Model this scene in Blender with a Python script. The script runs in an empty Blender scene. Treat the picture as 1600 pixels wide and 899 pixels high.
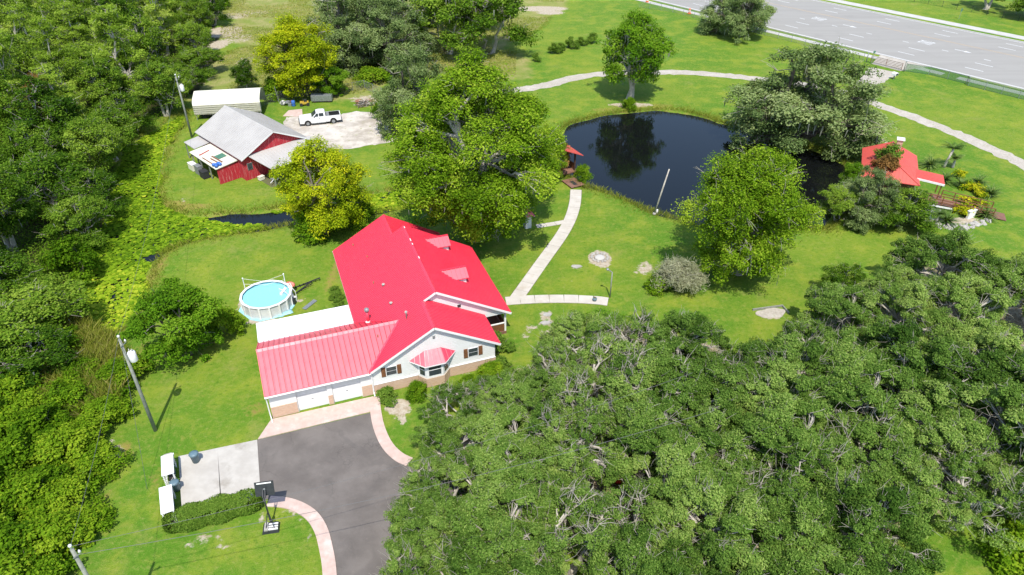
import bpy, math, random
import numpy as np
from math import radians, sin, cos, pi, sqrt, atan2, hypot

random.seed(7)
RNG = np.random.default_rng(7)
SC = bpy.context.scene
COL = SC.collection

# ------------------------------------------------------------------ camera, sky, sun, exposure
CAM_H, CAM_F, CAM_P = 40.0, 1120.0, radians(34.5)
cam_data = bpy.data.cameras.new('camera')
cam = bpy.data.objects.new('camera', cam_data)
COL.objects.link(cam)
cam.location = (0, 0, CAM_H)
cam.rotation_euler = (pi / 2 - CAM_P, 0, 0)
cam_data.sensor_fit = 'HORIZONTAL'
cam_data.sensor_width = 36.0
cam_data.lens = 36.0 * CAM_F / 1600.0
cam_data.clip_start = 0.5
cam_data.clip_end = 2000
SC.camera = cam

world = bpy.data.worlds.new('World')
SC.world = world
world.use_nodes = True
wn = world.node_tree.nodes
wl = world.node_tree.links
sky = wn.new('ShaderNodeTexSky')
sky.sky_type = 'NISHITA'
sky.sun_disc = False
sky.sun_elevation = radians(60)
sky.sun_rotation = radians(174)
sky.air_density = 1.0
sky.dust_density = 0.6
sky.ozone_density = 1.3
wl.new(sky.outputs[0], wn['Background'].inputs[0])
wn['Background'].inputs[1].default_value = 0.15

sun_data = bpy.data.lights.new('sun', 'SUN')
sun_data.energy = 3.4
sun_data.angle = radians(0.53)
sun_data.color = (1.0, 0.95, 0.86)
sun = bpy.data.objects.new('sun', sun_data)
COL.objects.link(sun)
sun.rotation_euler = (radians(30), 0, radians(5))
sun.location = (0, -60, 100)

SC.view_settings.view_transform = 'Standard'
SC.view_settings.look = 'None'
SC.view_settings.exposure = 0.72
SC.view_settings.gamma = 1.0
SC.view_settings.use_curve_mapping = False
SC.cycles.max_bounces = 4
SC.cycles.diffuse_bounces = 2
SC.cycles.glossy_bounces = 2
SC.cycles.transmission_bounces = 2
SC.cycles.transparent_max_bounces = 4


def P(x, y, z=0.0):
    """survey helper: a point read off the aerial picture -> place on the land at height z"""
    u = (x - 800) / CAM_F
    v = (449.5 - y) / CAM_F
    c, s = cos(CAM_P), sin(CAM_P)
    d = (u, c + v * s, -s + v * c)
    t = (z - CAM_H) / d[2]
    return (d[0] * t, d[1] * t)


# ------------------------------------------------------------------ material helpers
class NT:
    def __init__(s, name):
        s.m = bpy.data.materials.new(name)
        s.m.use_nodes = True
        s.n = s.m.node_tree.nodes
        s.l = s.m.node_tree.links
        s.b = s.n['Principled BSDF']

    def node(s, t, **kw):
        n = s.n.new(t)
        for k, v in kw.items():
            setattr(n, k, v)
        return n

    def put(s, sock, v):
        if hasattr(v, 'is_output') or isinstance(v, bpy.types.NodeSocket):
            s.l.new(v, sock)
        else:
            if isinstance(v, (tuple, list)) and len(v) == 3 and sock.type == 'RGBA':
                v = (*v, 1)
            sock.default_value = v

    def coord(s, kind='Object'):
        return s.node('ShaderNodeTexCoord').outputs[kind]

    def noise(s, scale, detail=3, rough=.55, vec=None, dist=0.0):
        n = s.node('ShaderNodeTexNoise')
        n.inputs['Scale'].default_value = scale
        n.inputs['Detail'].default_value = detail
        n.inputs['Roughness'].default_value = rough
        n.inputs['Distortion'].default_value = dist
        s.l.new(vec if vec is not None else s.coord(), n.inputs['Vector'])
        return n.outputs[0]

    def math(s, op, a, b=None, clamp=False):
        n = s.node('ShaderNodeMath', operation=op)
        n.use_clamp = clamp
        s.put(n.inputs[0], a)
        if b is not None:
            s.put(n.inputs[1], b)
        return n.outputs[0]

    def ramp(s, fac, lo, hi, a=0.0, b=1.0):
        n = s.node('ShaderNodeMapRange')
        n.interpolation_type = 'SMOOTHSTEP'
        s.put(n.inputs[0], fac)
        n.inputs[1].default_value = lo
        n.inputs[2].default_value = hi
        n.inputs[3].default_value = a
        n.inputs[4].default_value = b
        return n.outputs[0]

    def mix(s, fac, a, b, mode='MIX'):
        n = s.node('ShaderNodeMix', data_type='RGBA', blend_type=mode)
        s.put(n.inputs[0], fac)
        s.put(n.inputs[6], a)
        s.put(n.inputs[7], b)
        return n.outputs[2]

    def attr(s, name):
        return s.node('ShaderNodeAttribute', attribute_name=name).outputs['Fac']

    def bump(s, h, dist, strength=1.0):
        n = s.node('ShaderNodeBump')
        n.inputs['Distance'].default_value = dist
        n.inputs['Strength'].default_value = strength
        s.l.new(h, n.inputs['Height'])
        s.l.new(n.outputs[0], s.b.inputs['Normal'])

    def base(s, v):
        s.put(s.b.inputs['Base Color'], v)

    def set(s, **kw):
        for k, v in kw.items():
            s.put(s.b.inputs[k.replace('_', ' ')], v)


def pmat(name, c1, c2=None, scale=3.0, rough=.7, bump=0.0, bscale=None, metallic=0.0, spec=.5, c3=None, detail=4):
    t = NT(name)
    c2 = c2 or tuple(x * .85 for x in c1)
    n1 = t.noise(scale, detail, .6)
    col = t.mix(t.ramp(n1, .3, .7), c1, c2)
    if c3:
        col = t.mix(t.ramp(t.noise(scale * .31 + .05, 5, .65), .52, .72), col, c3)
    t.base(col)
    t.set(Roughness=rough, Metallic=metallic)
    t.b.inputs['Specular IOR Level'].default_value = spec
    if bump:
        t.bump(t.noise(bscale or scale * 3, 4, .6), bump)
    return t.m


def leafmat(name, dark, mid, light, hue_var=.35, trans=.40, rough=.7, spec=.05):
    """foliage: colour from a per-leaf value, small per-tree shift, light passing through"""
    t = NT(name)
    a = t.attr('tint')
    oi = t.node('ShaderNodeObjectInfo').outputs['Random']
    a2 = t.math('ADD', a, t.math('MULTIPLY', t.math('SUBTRACT', oi, .5), hue_var))
    r = t.node('ShaderNodeValToRGB')
    t.l.new(a2, r.inputs[0])
    e = r.color_ramp.elements
    e[0].position, e[0].color = 0.05, (*dark, 1)
    e[1].position, e[1].color = 0.95, (*light, 1)
    m = e.new(.5)
    m.color = (*mid, 1)
    col = r.outputs[0]
    t.base(col)
    t.set(Roughness=rough)
    t.b.inputs['Specular IOR Level'].default_value = spec
    tr = t.node('ShaderNodeBsdfTranslucent')
    t.l.new(t.mix(1.0, col, (1.0, 1.0, .45), 'MULTIPLY'), tr.inputs[0])
    mx = t.node('ShaderNodeMixShader')
    mx.inputs[0].default_value = trans
    t.l.new(t.b.outputs[0], mx.inputs[1])
    t.l.new(tr.outputs[0], mx.inputs[2])
    t.l.new(mx.outputs[0], t.n['Material Output'].inputs[0])
    return t.m


# ------------------------------------------------------------------ mesh helpers
class MB:
    def __init__(s):
        s.v = []
        s.f = []

    def add(s, vs, fs):
        o = len(s.v)
        s.v.extend([tuple(float(c) for c in p) for p in vs])
        s.f.extend([tuple(i + o for i in f) for f in fs])
        return s

    def box(s, x0, x1, y0, y1, z0, z1):
        return s.add([(x0, y0, z0), (x1, y0, z0), (x1, y1, z0), (x0, y1, z0), (x0, y0, z1), (x1, y0, z1), (x1, y1, z1), (x0, y1, z1)],
                     [(3, 2, 1, 0), (4, 5, 6, 7), (0, 1, 5, 4), (1, 2, 6, 5), (2, 3, 7, 6), (3, 0, 4, 7)])

    def cbox(s, cx, cy, cz, sx, sy, sz, rz=0.0, rx=0.0, ry=0.0):
        m = []
        for dz in (-.5, .5):
            for dx, dy in ((-.5, -.5), (.5, -.5), (.5, .5), (-.5, .5)):
                x, y, z = dx * sx, dy * sy, dz * sz
                y, z = y * cos(rx) - z * sin(rx), y * sin(rx) + z * cos(rx)
                x, z = x * cos(ry) + z * sin(ry), -x * sin(ry) + z * cos(ry)
                x, y = x * cos(rz) - y * sin(rz), x * sin(rz) + y * cos(rz)
                m.append((cx + x, cy + y, cz + z))
        return s.add(m, [(3, 2, 1, 0), (4, 5, 6, 7), (0, 1, 5, 4), (1, 2, 6, 5), (2, 3, 7, 6), (3, 0, 4, 7)])

    def prism(s, poly, z0, z1):
        n = len(poly)
        return s.add([(x, y, z0) for x, y in poly] + [(x, y, z1) for x, y in poly],
                     [tuple(range(n - 1, -1, -1)), tuple(range(n, 2 * n))] + [(i, (i + 1) % n, n + (i + 1) % n, n + i) for i in range(n)])

    def sheet(s, poly, z):
        return s.add([(x, y, z) for x, y in poly], [tuple(range(len(poly)))])

    def slab(s, pts, t, direction=None):
        """a flat polygon of 3-D points thickened by t downward (or along direction)"""
        n = len(pts)
        d = direction or (0, 0, -t)
        lo = [(p[0] + d[0], p[1] + d[1], p[2] + d[2]) for p in pts]
        return s.add(list(pts) + lo, [tuple(range(n)), tuple(range(2 * n - 1, n - 1, -1))] + [((i + 1) % n, i, n + i, n + (i + 1) % n) for i in range(n)])

    def bar(s, p, q, w, h=None):
        h = h or w
        p = np.array(p, float)
        q = np.array(q, float)
        d = q - p
        d /= np.linalg.norm(d) + 1e-9
        up = np.array((0, 0, 1.0)) if abs(d[2]) < .95 else np.array((1.0, 0, 0))
        a = np.cross(d, up)
        a /= np.linalg.norm(a)
        b = np.cross(a, d)
        vs = []
        for c in (p, q):
            for i, j in ((-1, -1), (1, -1), (1, 1), (-1, 1)):
                vs.append(c + a * i * w / 2 + b * j * h / 2)
        return s.add(vs, [(0, 1, 2, 3), (7, 6, 5, 4), (1, 0, 4, 5), (2, 1, 5, 6), (3, 2, 6, 7), (0, 3, 7, 4)])

    def tube(s, pts, rad, n=6, cap=True):
        pts = [np.array(p, float) for p in pts]
        if not hasattr(rad, '__len__'):
            rad = [rad] * len(pts)
        vs = []
        for i, p in enumerate(pts):
            d = pts[min(i + 1, len(pts) - 1)] - pts[max(i - 1, 0)]
            d = d / (np.linalg.norm(d) + 1e-9)
            up = np.array((0, 0, 1.0)) if abs(d[2]) < .9 else np.array((1.0, 0, 0))
            a = np.cross(d, up)
            a /= np.linalg.norm(a) + 1e-9
            b = np.cross(d, a)
            for k in range(n):
                t = 2 * pi * k / n
                vs.append(p + (a * cos(t) + b * sin(t)) * rad[i])
        fs = []
        for i in range(len(pts) - 1):
            for k in range(n):
                fs.append((i * n + k, i * n + (k + 1) % n, (i + 1) * n + (k + 1) % n, (i + 1) * n + k))
        if cap:
            fs.append(tuple(range(n - 1, -1, -1)))
            fs.append(tuple((len(pts) - 1) * n + k for k in range(n)))
        return s.add(vs, fs)

    def lathe(s, prof, n=16, c=(0, 0, 0)):
        vs = []
        for r, z in prof:
            for k in range(n):
                t = 2 * pi * k / n
                vs.append((c[0] + r * cos(t), c[1] + r * sin(t), c[2] + z))
        fs = []
        for i in range(len(prof) - 1):
            for k in range(n):
                fs.append((i * n + k, i * n + (k + 1) % n, (i + 1) * n + (k + 1) % n, (i + 1) * n + k))
        fs.append(tuple(range(n - 1, -1, -1)))
        fs.append(tuple((len(prof) - 1) * n + k for k in range(n)))
        return s.add(vs, fs)

    def build(s, name, mat, parent=None, smooth=False, kind=None, label=None):
        me = bpy.data.meshes.new(name)
        me.from_pydata(s.v, [], s.f)
        me.update()
        return link(name, me, mat, parent, smooth, kind, label)


def link(name, me, mat, parent=None, smooth=False, kind=None, label=None):
    if mat and not me.materials:
        me.materials.append(mat)
    if smooth:
        me.polygons.foreach_set('use_smooth', [True] * len(me.polygons))
    o = bpy.data.objects.new(name, me)
    COL.objects.link(o)
    if parent:
        o.parent = parent
    if kind:
        o['kind'] = kind
    if label:
        o['label'] = label
    return o


def tag(o, label, cat, group=None):
    o['label'] = label
    o['category'] = cat
    if group:
        o['group'] = group
    return o


def thing(name, label, cat, loc=(0, 0, 0), rz=0.0, group=None):
    o = bpy.data.objects.new(name, None)
    o.empty_display_size = .2
    COL.objects.link(o)
    o.location = (loc[0], loc[1], loc[2] if len(loc) > 2 else 0)
    o.rotation_euler = (0, 0, rz)
    return tag(o, label, cat, group)


def kids(o):
    return [c for c in bpy.data.objects if c.parent == o]


def dup(tree, label, loc, rz, scale, group=None, cat=None, first=False):
    """copy a thing (list: root, parts...) sharing its meshes"""
    root, parts = tree
    r = root.copy()
    COL.objects.link(r)
    r.location = loc
    r.rotation_euler = (0, 0, rz)
    r.scale = scale if hasattr(scale, '__len__') else (scale,) * 3
    r['label'] = label
    if cat:
        r['category'] = cat
    if group:
        r['group'] = group
    for p, subs in parts:
        c = p.copy()
        COL.objects.link(c)
        c.parent = r
        for q in subs:
            d = q.copy()
            COL.objects.link(d)
            d.parent = c
    return r


def quads_mesh(name, V, tint, nv=4):
    """V: (n, nv, 3) loose polygons with one value each"""
    n = len(V)
    me = bpy.data.meshes.new(name)
    me.vertices.add(n * nv)
    me.vertices.foreach_set('co', np.ascontiguousarray(V, dtype=np.float32).reshape(-1))
    me.loops.add(n * nv)
    me.loops.foreach_set('vertex_index', np.arange(n * nv, dtype=np.int32))
    me.polygons.add(n)
    me.polygons.foreach_set('loop_start', np.arange(0, n * nv, nv, dtype=np.int32))
    me.update(calc_edges=True)
    at = me.attributes.new('tint', 'FLOAT', 'FACE')
    at.data.foreach_set('value', np.asarray(tint, dtype=np.float32))
    return me


def sdf(poly, X, Y):
    """signed distance to a polygon, negative inside"""
    poly = np.array(poly, float)
    d = np.full(X.shape, 1e9)
    ins = np.zeros(X.shape, bool)
    n = len(poly)
    for i in range(n):
        a = poly[i]
        b = poly[(i + 1) % n]
        e = b - a
        wx = X - a[0]
        wy = Y - a[1]
        t = np.clip((wx * e[0] + wy * e[1]) / (e @ e + 1e-12), 0, 1)
        d = np.minimum(d, (wx - e[0] * t) ** 2 + (wy - e[1] * t) ** 2)
        c = ((a[1] <= Y) & (b[1] > Y)) | ((b[1] <= Y) & (a[1] > Y))
        with np.errstate(divide='ignore', invalid='ignore'):
            xi = a[0] + (Y - a[1]) / (b[1] - a[1] + 1e-12) * e[0]
        ins ^= c & (X < xi)
    d = np.sqrt(d)
    return np.where(ins, -d, d)


def smooth_poly(pts, it=2, closed=True):
    p = np.array(pts, float)
    for _ in range(it):
        q = np.roll(p, -1, 0) if closed else p[1:]
        b = p if closed else p[:-1]
        m = np.empty((len(b) * 2, 2))
        m[0::2] = b * .75 + q * .25
        m[1::2] = b * .25 + q * .75
        p = m if closed else np.vstack([p[:1], m, p[-1:]])
    return p


def sst(x, a, b):
    t = np.clip((x - a) / (b - a), 0, 1)
    return t * t * (3 - 2 * t)


def vnoise(X, Y, sc, seed=0):
    """cheap smooth value noise on arrays"""
    r = np.random.default_rng(seed).random((64, 64))
    x = X * sc
    y = Y * sc
    xi = np.floor(x).astype(int)
    yi = np.floor(y).astype(int)
    fx = x - xi
    fy = y - yi
    fx = fx * fx * (3 - 2 * fx)
    fy = fy * fy * (3 - 2 * fy)
    g = lambda a, b: r[a % 64, b % 64]
    return (g(xi, yi) * (1 - fx) + g(xi + 1, yi) * fx) * (1 - fy) + (g(xi, yi + 1) * (1 - fx) + g(xi + 1, yi + 1) * fx) * fy


PP = lambda pts: [P(x, y) for x, y in pts]
ORD = ['first', 'second', 'third', 'fourth', 'fifth', 'sixth', 'seventh', 'eighth', 'ninth', 'tenth', 'eleventh', 'twelfth', 'thirteenth',
       'fourteenth', 'fifteenth', 'sixteenth', 'seventeenth', 'eighteenth', 'nineteenth', 'twentieth']

# ------------------------------------------------------------------ materials
M = {}
M['white'] = pmat('white_paint', (.78, .77, .74), (.72, .71, .67), 2.0, .5, c3=(.68, .66, .60))
M['trim'] = pmat('white_trim', (.80, .79, .77), (.74, .73, .70), 4.0, .45)
M['membrane'] = pmat('white_membrane', (.84, .84, .83), (.79, .79, .78), .8, .5, c3=(.74, .74, .72))
M['glass'] = pmat('window_glass', (.035, .045, .05), (.05, .06, .065), 1.5, .06, spec=.6)
M['brown'] = pmat('brown_wood', (.20, .085, .032), (.14, .055, .02), 6.0, .65, .01)
M['deck'] = pmat('weathered_deck', (.24, .115, .075), (.17, .085, .06), 3.0, .8, .01, c3=(.28, .16, .12))
M['darkwood'] = pmat('dark_wood', (.07, .035, .022), (.05, .025, .016), 4.0, .8)
M['dark'] = pmat('dark_finish', (.02, .02, .022), (.03, .03, .03), 3.0, .8)  # near-black base colour for vents, seats, cabinets, rack and far fence
M['black'] = pmat('black_plastic', (.018, .02, .022), (.03, .032, .035), 5.0, .45)
M['rubber'] = pmat('tyre_rubber', (.018, .018, .018), (.028, .027, .026), 8.0, .85)
M['steel'] = pmat('galvanised_steel', (.36, .38, .39), (.28, .30, .31), 6.0, .45, metallic=.5)
M['greysteel'] = pmat('grey_metal', (.30, .31, .31), (.22, .23, .235), 3.0, .55, metallic=.3)
M['pole'] = pmat('weathered_pole', (.27, .28, .235), (.19, .20, .165), 5.0, .85, .01)
M['wire'] = pmat('wire', (.10, .10, .10), (.08, .08, .08), 5.0, .6)
M['bluegrey'] = pmat('blue_grey_plastic', (.13, .20, .235), (.10, .165, .20), 4.0, .5)
M['tarp'] = pmat('pale_blue_tarp', (.25, .52, .58), (.36, .60, .64), 3.0, .5, .02)
M['blue'] = pmat('blue_plastic', (.03, .12, .42), (.05, .16, .5), 4.0, .5, .02)
M['green'] = pmat('green_panel', (.06, .17, .11), (.08, .2, .13), 3.0, .6)
M['orange'] = pmat('orange_plastic', (.75, .16, .03), (.65, .13, .03), 4.0, .5)
M['red'] = pmat('red_plastic', (.55, .02, .015), (.45, .02, .015), 4.0, .5)
M['floatred'] = pmat('faded_red_float', (.62, .17, .12), (.55, .14, .10), 4.0, .5)
M['yellow'] = pmat('yellow_paint', (.55, .38, .04), (.45, .3, .04), 4.0, .5)
M['stone'] = pmat('pale_stone', (.42, .40, .36), (.32, .30, .27), 3.0, .85, .03)
M['rust'] = pmat('rusty_metal', (.20, .08, .045), (.27, .14, .09), 4.0, .8, .01)
M['cream'] = pmat('cream_metal', (.74, .71, .58), (.68, .65, .53), 2.0, .45)
M['bark'] = pmat('bark', (.17, .14, .11), (.10, .08, .065), 3.0, .9, .03)
M['palebark'] = pmat('pale_bark', (.52, .48, .41), (.36, .325, .275), 2.5, .9, .03)
M['moss'] = pmat('spanish_moss', (.23, .24, .19), (.17, .18, .14), 3.0, .95)


def roof_mat(name, c, c2, rough, spec, fade, coat=0.0):
    t = NT(name)
    n = t.noise(.5, 5, .6)
    col = t.mix(t.ramp(n, .3, .75), c, c2)
    col = t.mix(t.ramp(t.noise(2.7, 4, .6), .6, .8, 0, fade), col, tuple(min(1, x * 1.1 + .05) for x in c2))
    st_ = t.noise(.9, 6, .75, None, 1.5)
    col = t.mix(t.ramp(st_, .55, .8, 0, .35), col, tuple(x * .62 for x in c))
    t.base(col)
    t.set(Roughness=t.ramp(t.noise(1.3, 3), .2, .8, rough - .06, rough + .08))
    t.b.inputs['Specular IOR Level'].default_value = spec
    t.bump(t.noise(1.5, 3, .5), .008, .5)
    if coat:
        t.b.inputs['Coat Weight'].default_value = coat
        t.b.inputs['Coat Roughness'].default_value = .42
        t.b.inputs['Coat IOR'].default_value = 1.75
    return t.m


M['redroof'] = roof_mat('red_metal_roof', (.76, .026, .062), (.69, .024, .06), .5, 1.0, .08, .4)
M['salmonroof'] = roof_mat('faded_red_metal_roof', (.60, .10, .075), (.54, .085, .07), .5, .45, .35)
M['greyroof'] = roof_mat('galvanised_roof', (.45, .43, .40), (.39, .37, .345), .5, .35, .3)

t = NT('lap_siding')
tc = t.coord()
sx = t.node('ShaderNodeSeparateXYZ')
t.l.new(tc, sx.inputs[0])
w = t.math('FRACT', t.math('MULTIPLY', sx.outputs[2], 6.2))
t.base(t.mix(t.ramp(t.noise(1.2, 4), .3, .8), (.83, .82, .79), (.76, .75, .71)))
t.set(Roughness=.55)
t.bump(w, .02, .8)
M['siding'] = t.m

t = NT('brick_veneer')
br = t.node('ShaderNodeTexBrick')
mp = t.node('ShaderNodeMapping')
t.l.new(t.coord(), mp.inputs[0])
mp.inputs['Rotation'].default_value = (pi / 2, 0, 0)
t.l.new(mp.outputs[0], br.inputs['Vector'])
br.inputs['Color1'].default_value = (.48, .26, .15, 1)
br.inputs['Color2'].default_value = (.58, .36, .23, 1)
br.inputs['Mortar'].default_value = (.50, .44, .36, 1)
br.inputs['Scale'].default_value = 1.0
br.inputs['Mortar Size'].default_value = .012
br.inputs['Brick Width'].default_value = .22
br.inputs['Row Height'].default_value = .075
t.base(t.mix(t.ramp(t.noise(3, 4), .35, .75, 0, .5), br.outputs[0], (.56, .38, .26)))
t.set(Roughness=.85)
t.bump(br.outputs[1], .008, -.6)
M['brick'] = t.m

t = NT('red_barn_boards')
mp = t.node('ShaderNodeMapping')
t.l.new(t.coord(), mp.inputs[0])
mp.inputs['Scale'].default_value = (5.0, 5.0, .5)
st = t.noise(1.6, 5, .65, mp.outputs[0])
t.base(t.mix(t.ramp(st, .5, .72), (.43, .022, .035), (.60, .24, .22)))
t.set(Roughness=.75)
t.bump(st, .01)
M['barnred'] = t.m

# ---- the land
t = NT('lawn_and_soil')
pos = t.coord()
n_big = t.noise(.045, 4, .55, pos)
n_mid = t.noise(.33, 5, .62, pos)
n_fine = t.noise(2.6, 5, .7, pos)
n_blade = t.noise(14.0, 3, .7, pos)
col = t.mix(t.ramp(n_big, .35, .65), (.082, .190, .012), (.150, .230, .018))
col = t.mix(t.ramp(n_mid, .44, .70, 0, .85), col, (.23, .275, .026))
col = t.mix(t.ramp(n_mid, .46, .30, 0, .75), col, (.075, .185, .009))
col = t.mix(t.ramp(t.noise(.95, 5, .65, pos), .50, .72, 0, .6), col, (.235, .255, .040))
col = t.mix(t.ramp(n_fine, .50, .72, 0, .75), col, (.24, .265, .06))
col = t.mix(t.ramp(n_fine, .48, .28, 0, .80), col, (.058, .145, .008))
col = t.mix(t.ramp(n_blade, .54, .76, 0, .75), col, (.29, .33, .085))
col = t.mix(t.ramp(n_blade, .48, .26, 0, .70), col, (.042, .115, .007))
# bare tufts scattered in the turf
straw = t.math('MULTIPLY', t.ramp(t.noise(.22, 6, .72, pos), .54, .72), t.ramp(n_blade, .35, .65, .35, 1))
col = t.mix(t.math('MULTIPLY', straw, .6), col, (.27, .255, .075))
speck = t.math('MULTIPLY', t.ramp(t.noise(1.1, 6, .75, pos), .64, .74), t.ramp(t.noise(.10, 3, .5, pos), .42, .62))
col = t.mix(t.math('MULTIPLY', speck, .85), col, (.37, .31, .18))


def masked(col, name, target, lo=.42, hi=.58, amt=1.0, ns=n_fine, spread=.75):
    f = t.math('ADD', t.attr(name), t.math('MULTIPLY', t.math('SUBTRACT', ns, .5), spread))
    return t.mix(t.ramp(f, lo, hi, 0, amt), col, target)


field = t.mix(t.ramp(n_mid, .35, .7), (.21, .24, .05), (.33, .285, .12))
field = t.mix(t.ramp(n_fine, .45, .75), field, (.13, .20, .03))
col = masked(col, 'field', field, .3, .7, .9, n_mid)
dryc = t.mix(t.ramp(n_fine, .4, .7), (.27, .25, .05), (.24, .165, .055))
col = masked(col, 'dry', dryc, .38, .75, .9)
litter = t.mix(t.ramp(n_fine, .35, .65), (.20, .145, .085), (.37, .31, .22))
col = masked(col, 'litter', litter, .35, .65)
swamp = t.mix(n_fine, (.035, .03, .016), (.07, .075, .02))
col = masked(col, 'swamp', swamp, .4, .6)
sandc = t.mix(t.ramp(n_fine, .35, .7), (.48, .42, .33), (.34, .27, .18))
col = masked(col, 'sand', sandc, .45, .62, 1.0, t.noise(1.6, 6, .7, pos), 1.0)
t.base(col)
t.set(Roughness=.9)
t.b.inputs['Specular IOR Level'].default_value = .15
h = t.math('ADD', t.math('MULTIPLY', n_blade, .06), t.math('MULTIPLY', n_fine, .10))
t.bump(h, 1.0, .8)
M['ground'] = t.m

t = NT('pond_water')
t.base((.005, .006, .006))
t.set(Roughness=.015, IOR=1.333)
t.b.inputs['Specular IOR Level'].default_value = .6
mp = t.node('ShaderNodeMapping')
t.l.new(t.coord(), mp.inputs[0])
mp.inputs['Scale'].default_value = (1, 1.8, 1)
t.bump(t.noise(2.2, 3, .55, mp.outputs[0]), .006, .35)
M['water'] = t.m

t = NT('gravel')
pos = t.coord()
a = t.noise(3.5, 6, .75, pos)
b = t.noise(.5, 4, .6, pos)
c = t.mix(t.ramp(a, .3, .7), (.48, .435, .37), (.33, .29, .235))
c = t.mix(t.ramp(b, .45, .75, 0, .6), c, (.55, .51, .45))
c = t.mix(t.math('MULTIPLY', t.ramp(t.noise(.9, 5, .7, pos), .58, .72), .6), c, (.22, .26, .06))
t.base(c)
t.set(Roughness=.95)
t.bump(t.noise(22, 3, .7, pos), .05, .6)
M['gravel'] = t.m

t = NT('pale_sand_yard')
pos = t.coord()
a = t.noise(.35, 6, .65, pos)
c = t.mix(t.ramp(a, .40, .60), (.56, .51, .44), (.36, .315, .26))
c = t.mix(t.ramp(t.noise(.13, 5, .6, pos), .45, .7, 0, .6), c, (.60, .565, .51))
c = t.mix(t.math('MULTIPLY', t.ramp(t.noise(.8, 5, .75, pos), .58, .66), .85), c, (.22, .25, .06))
t.base(c)
t.set(Roughness=.95)
t.bump(t.noise(9, 4, .7, pos), .05, .6)
M['sandyard'] = t.m

t = NT('worn_asphalt')
pos = t.coord()
a = t.noise(.45, 5, .6, pos)
c = t.mix(t.ramp(a, .3, .72), (.118, .102, .09), (.168, .147, .13))
c = t.mix(t.ramp(t.noise(1.7, 5, .7, pos), .58, .8, 0, .6), c, (.225, .19, .162))
c = t.mix(t.ramp(t.noise(.8, 4, .7, pos), .62, .75, 0, .5), c, (.092, .078, .070))
c = t.mix(t.ramp(t.noise(60, 2, .6, pos), .55, .8, 0, .4), c, (.32, .29, .27))
vo = t.node('ShaderNodeTexVoronoi', feature='DISTANCE_TO_EDGE')
vo.inputs['Scale'].default_value = .42
wv = t.node('ShaderNodeVectorMath', operation='ADD')
nz = t.node('ShaderNodeTexNoise')
nz.inputs['Scale'].default_value = 1.6
nz.inputs['Detail'].default_value = 5
t.l.new(pos, nz.inputs['Vector'])
t.l.new(pos, wv.inputs[0])
t.l.new(nz.outputs['Color'], wv.inputs[1])
t.l.new(wv.outputs[0], vo.inputs['Vector'])
crk = t.math('MULTIPLY', t.ramp(vo.outputs[0], .016, .004), t.ramp(t.noise(.3, 3, .5, pos), .45, .6))
c = t.mix(t.math('MULTIPLY', crk, .3), c, (.05, .045, .04))
c = t.mix(t.ramp(t.noise(.16, 3, .5, pos, 2.0), .56, .62, 0, .35), c, (.10, .088, .08))
t.base(c)
t.set(Roughness=.9)
t.bump(t.noise(40, 3, .7, pos), .02, .5)
M['asphalt'] = t.m

t = NT('sun_bleached_road')
pos = t.coord()
mp = t.node('ShaderNodeMapping')
t.l.new(pos, mp.inputs[0])
mp.inputs['Rotation'].default_value = (0, 0, -radians(129.2))
mp.inputs['Scale'].default_value = (.03, .55, 1)
strk = t.noise(1.0, 5, .6, mp.outputs[0])
c = t.mix(t.ramp(strk, .3, .7), (.275, .262, .238), (.305, .292, .266))
c = t.mix(t.ramp(t.noise(.2, 5, .65, pos), .5, .75, 0, .4), c, (.235, .225, .205))
t.base(c)
t.set(Roughness=.9)
M['road'] = t.m
M['roadpaint'] = pmat('white_road_paint', (.72, .72, .71), (.60, .60, .59), 2.5, .7)
M['roadyellow'] = pmat('faded_yellow_paint', (.46, .33, .20), (.40, .31, .22), 1.5, .7)

M['concrete'] = pmat('concrete', (.49, .46, .41), (.41, .38, .335), .9, .85, .01, 12, c3=(.30, .27, .225))
M['walk'] = pmat('walk_concrete', (.55, .51, .45), (.47, .43, .37), .8, .85, .01, 12, c3=(.42, .36, .28))
M['kerb'] = pmat('kerb_concrete', (.50, .485, .45), (.43, .415, .385), .6, .85)
M['pinkconc'] = pmat('pink_stamped_concrete', (.56, .42, .36), (.48, .355, .30), 2.2, .85, .01, 9, c3=(.62, .50, .44))

M['litterbed'] = pmat('soil_joint', (.12, .10, .06), (.10, .12, .03), 3, .95)
# ------------------------------------------------------------------ land with pond and swamp channel
POND = smooth_poly(PP([(868, 212), (880, 196), (902, 188), (932, 181), (966, 174), (1000, 171), (1050, 169), (1086, 176), (1112, 184), (1150, 197), (1182, 207),
                       (1216, 222), (1262, 229), (1300, 236), (1320, 250), (1330, 272), (1322, 300), (1308, 332), (1302, 354), (1285, 358), (1250, 356), (1200, 366),
                       (1150, 366), (1100, 354), (1050, 338), (1012, 327), (985, 316), (955, 303), (928, 292), (906, 288), (888, 276), (866, 258), (858, 235)]), 2)
SWAMP = smooth_poly(PP([(292, 168), (262, 186), (232, 206), (196, 222), (176, 262), (170, 300), (140, 380), (110, 440), (122, 500), (168, 528), (205, 512), (228, 470),
                        (240, 425), (250, 396), (276, 380), (332, 372), (392, 360), (440, 351), (470, 348), (500, 348), (560, 338), (620, 324), (690, 324), (726, 306),
                        (700, 290), (640, 290), (580, 300), (520, 306), (470, 316), (436, 322), (400, 328), (345, 332), (296, 334), (262, 322), (252, 304), (258, 270),
                        (262, 235), (278, 205), (296, 182)]), 2)
FOREST = PP([(-160, 0), (336, 0), (332, 60), (322, 118), (285, 170), (225, 205), (190, 235), (186, 300), (150, 380), (118, 440), (125, 520), (175, 560), (205, 600), (180, 640),
             (150, 720), (150, 790), (125, 840), (100, 899), (90, 960), (-160, 960)])
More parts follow.
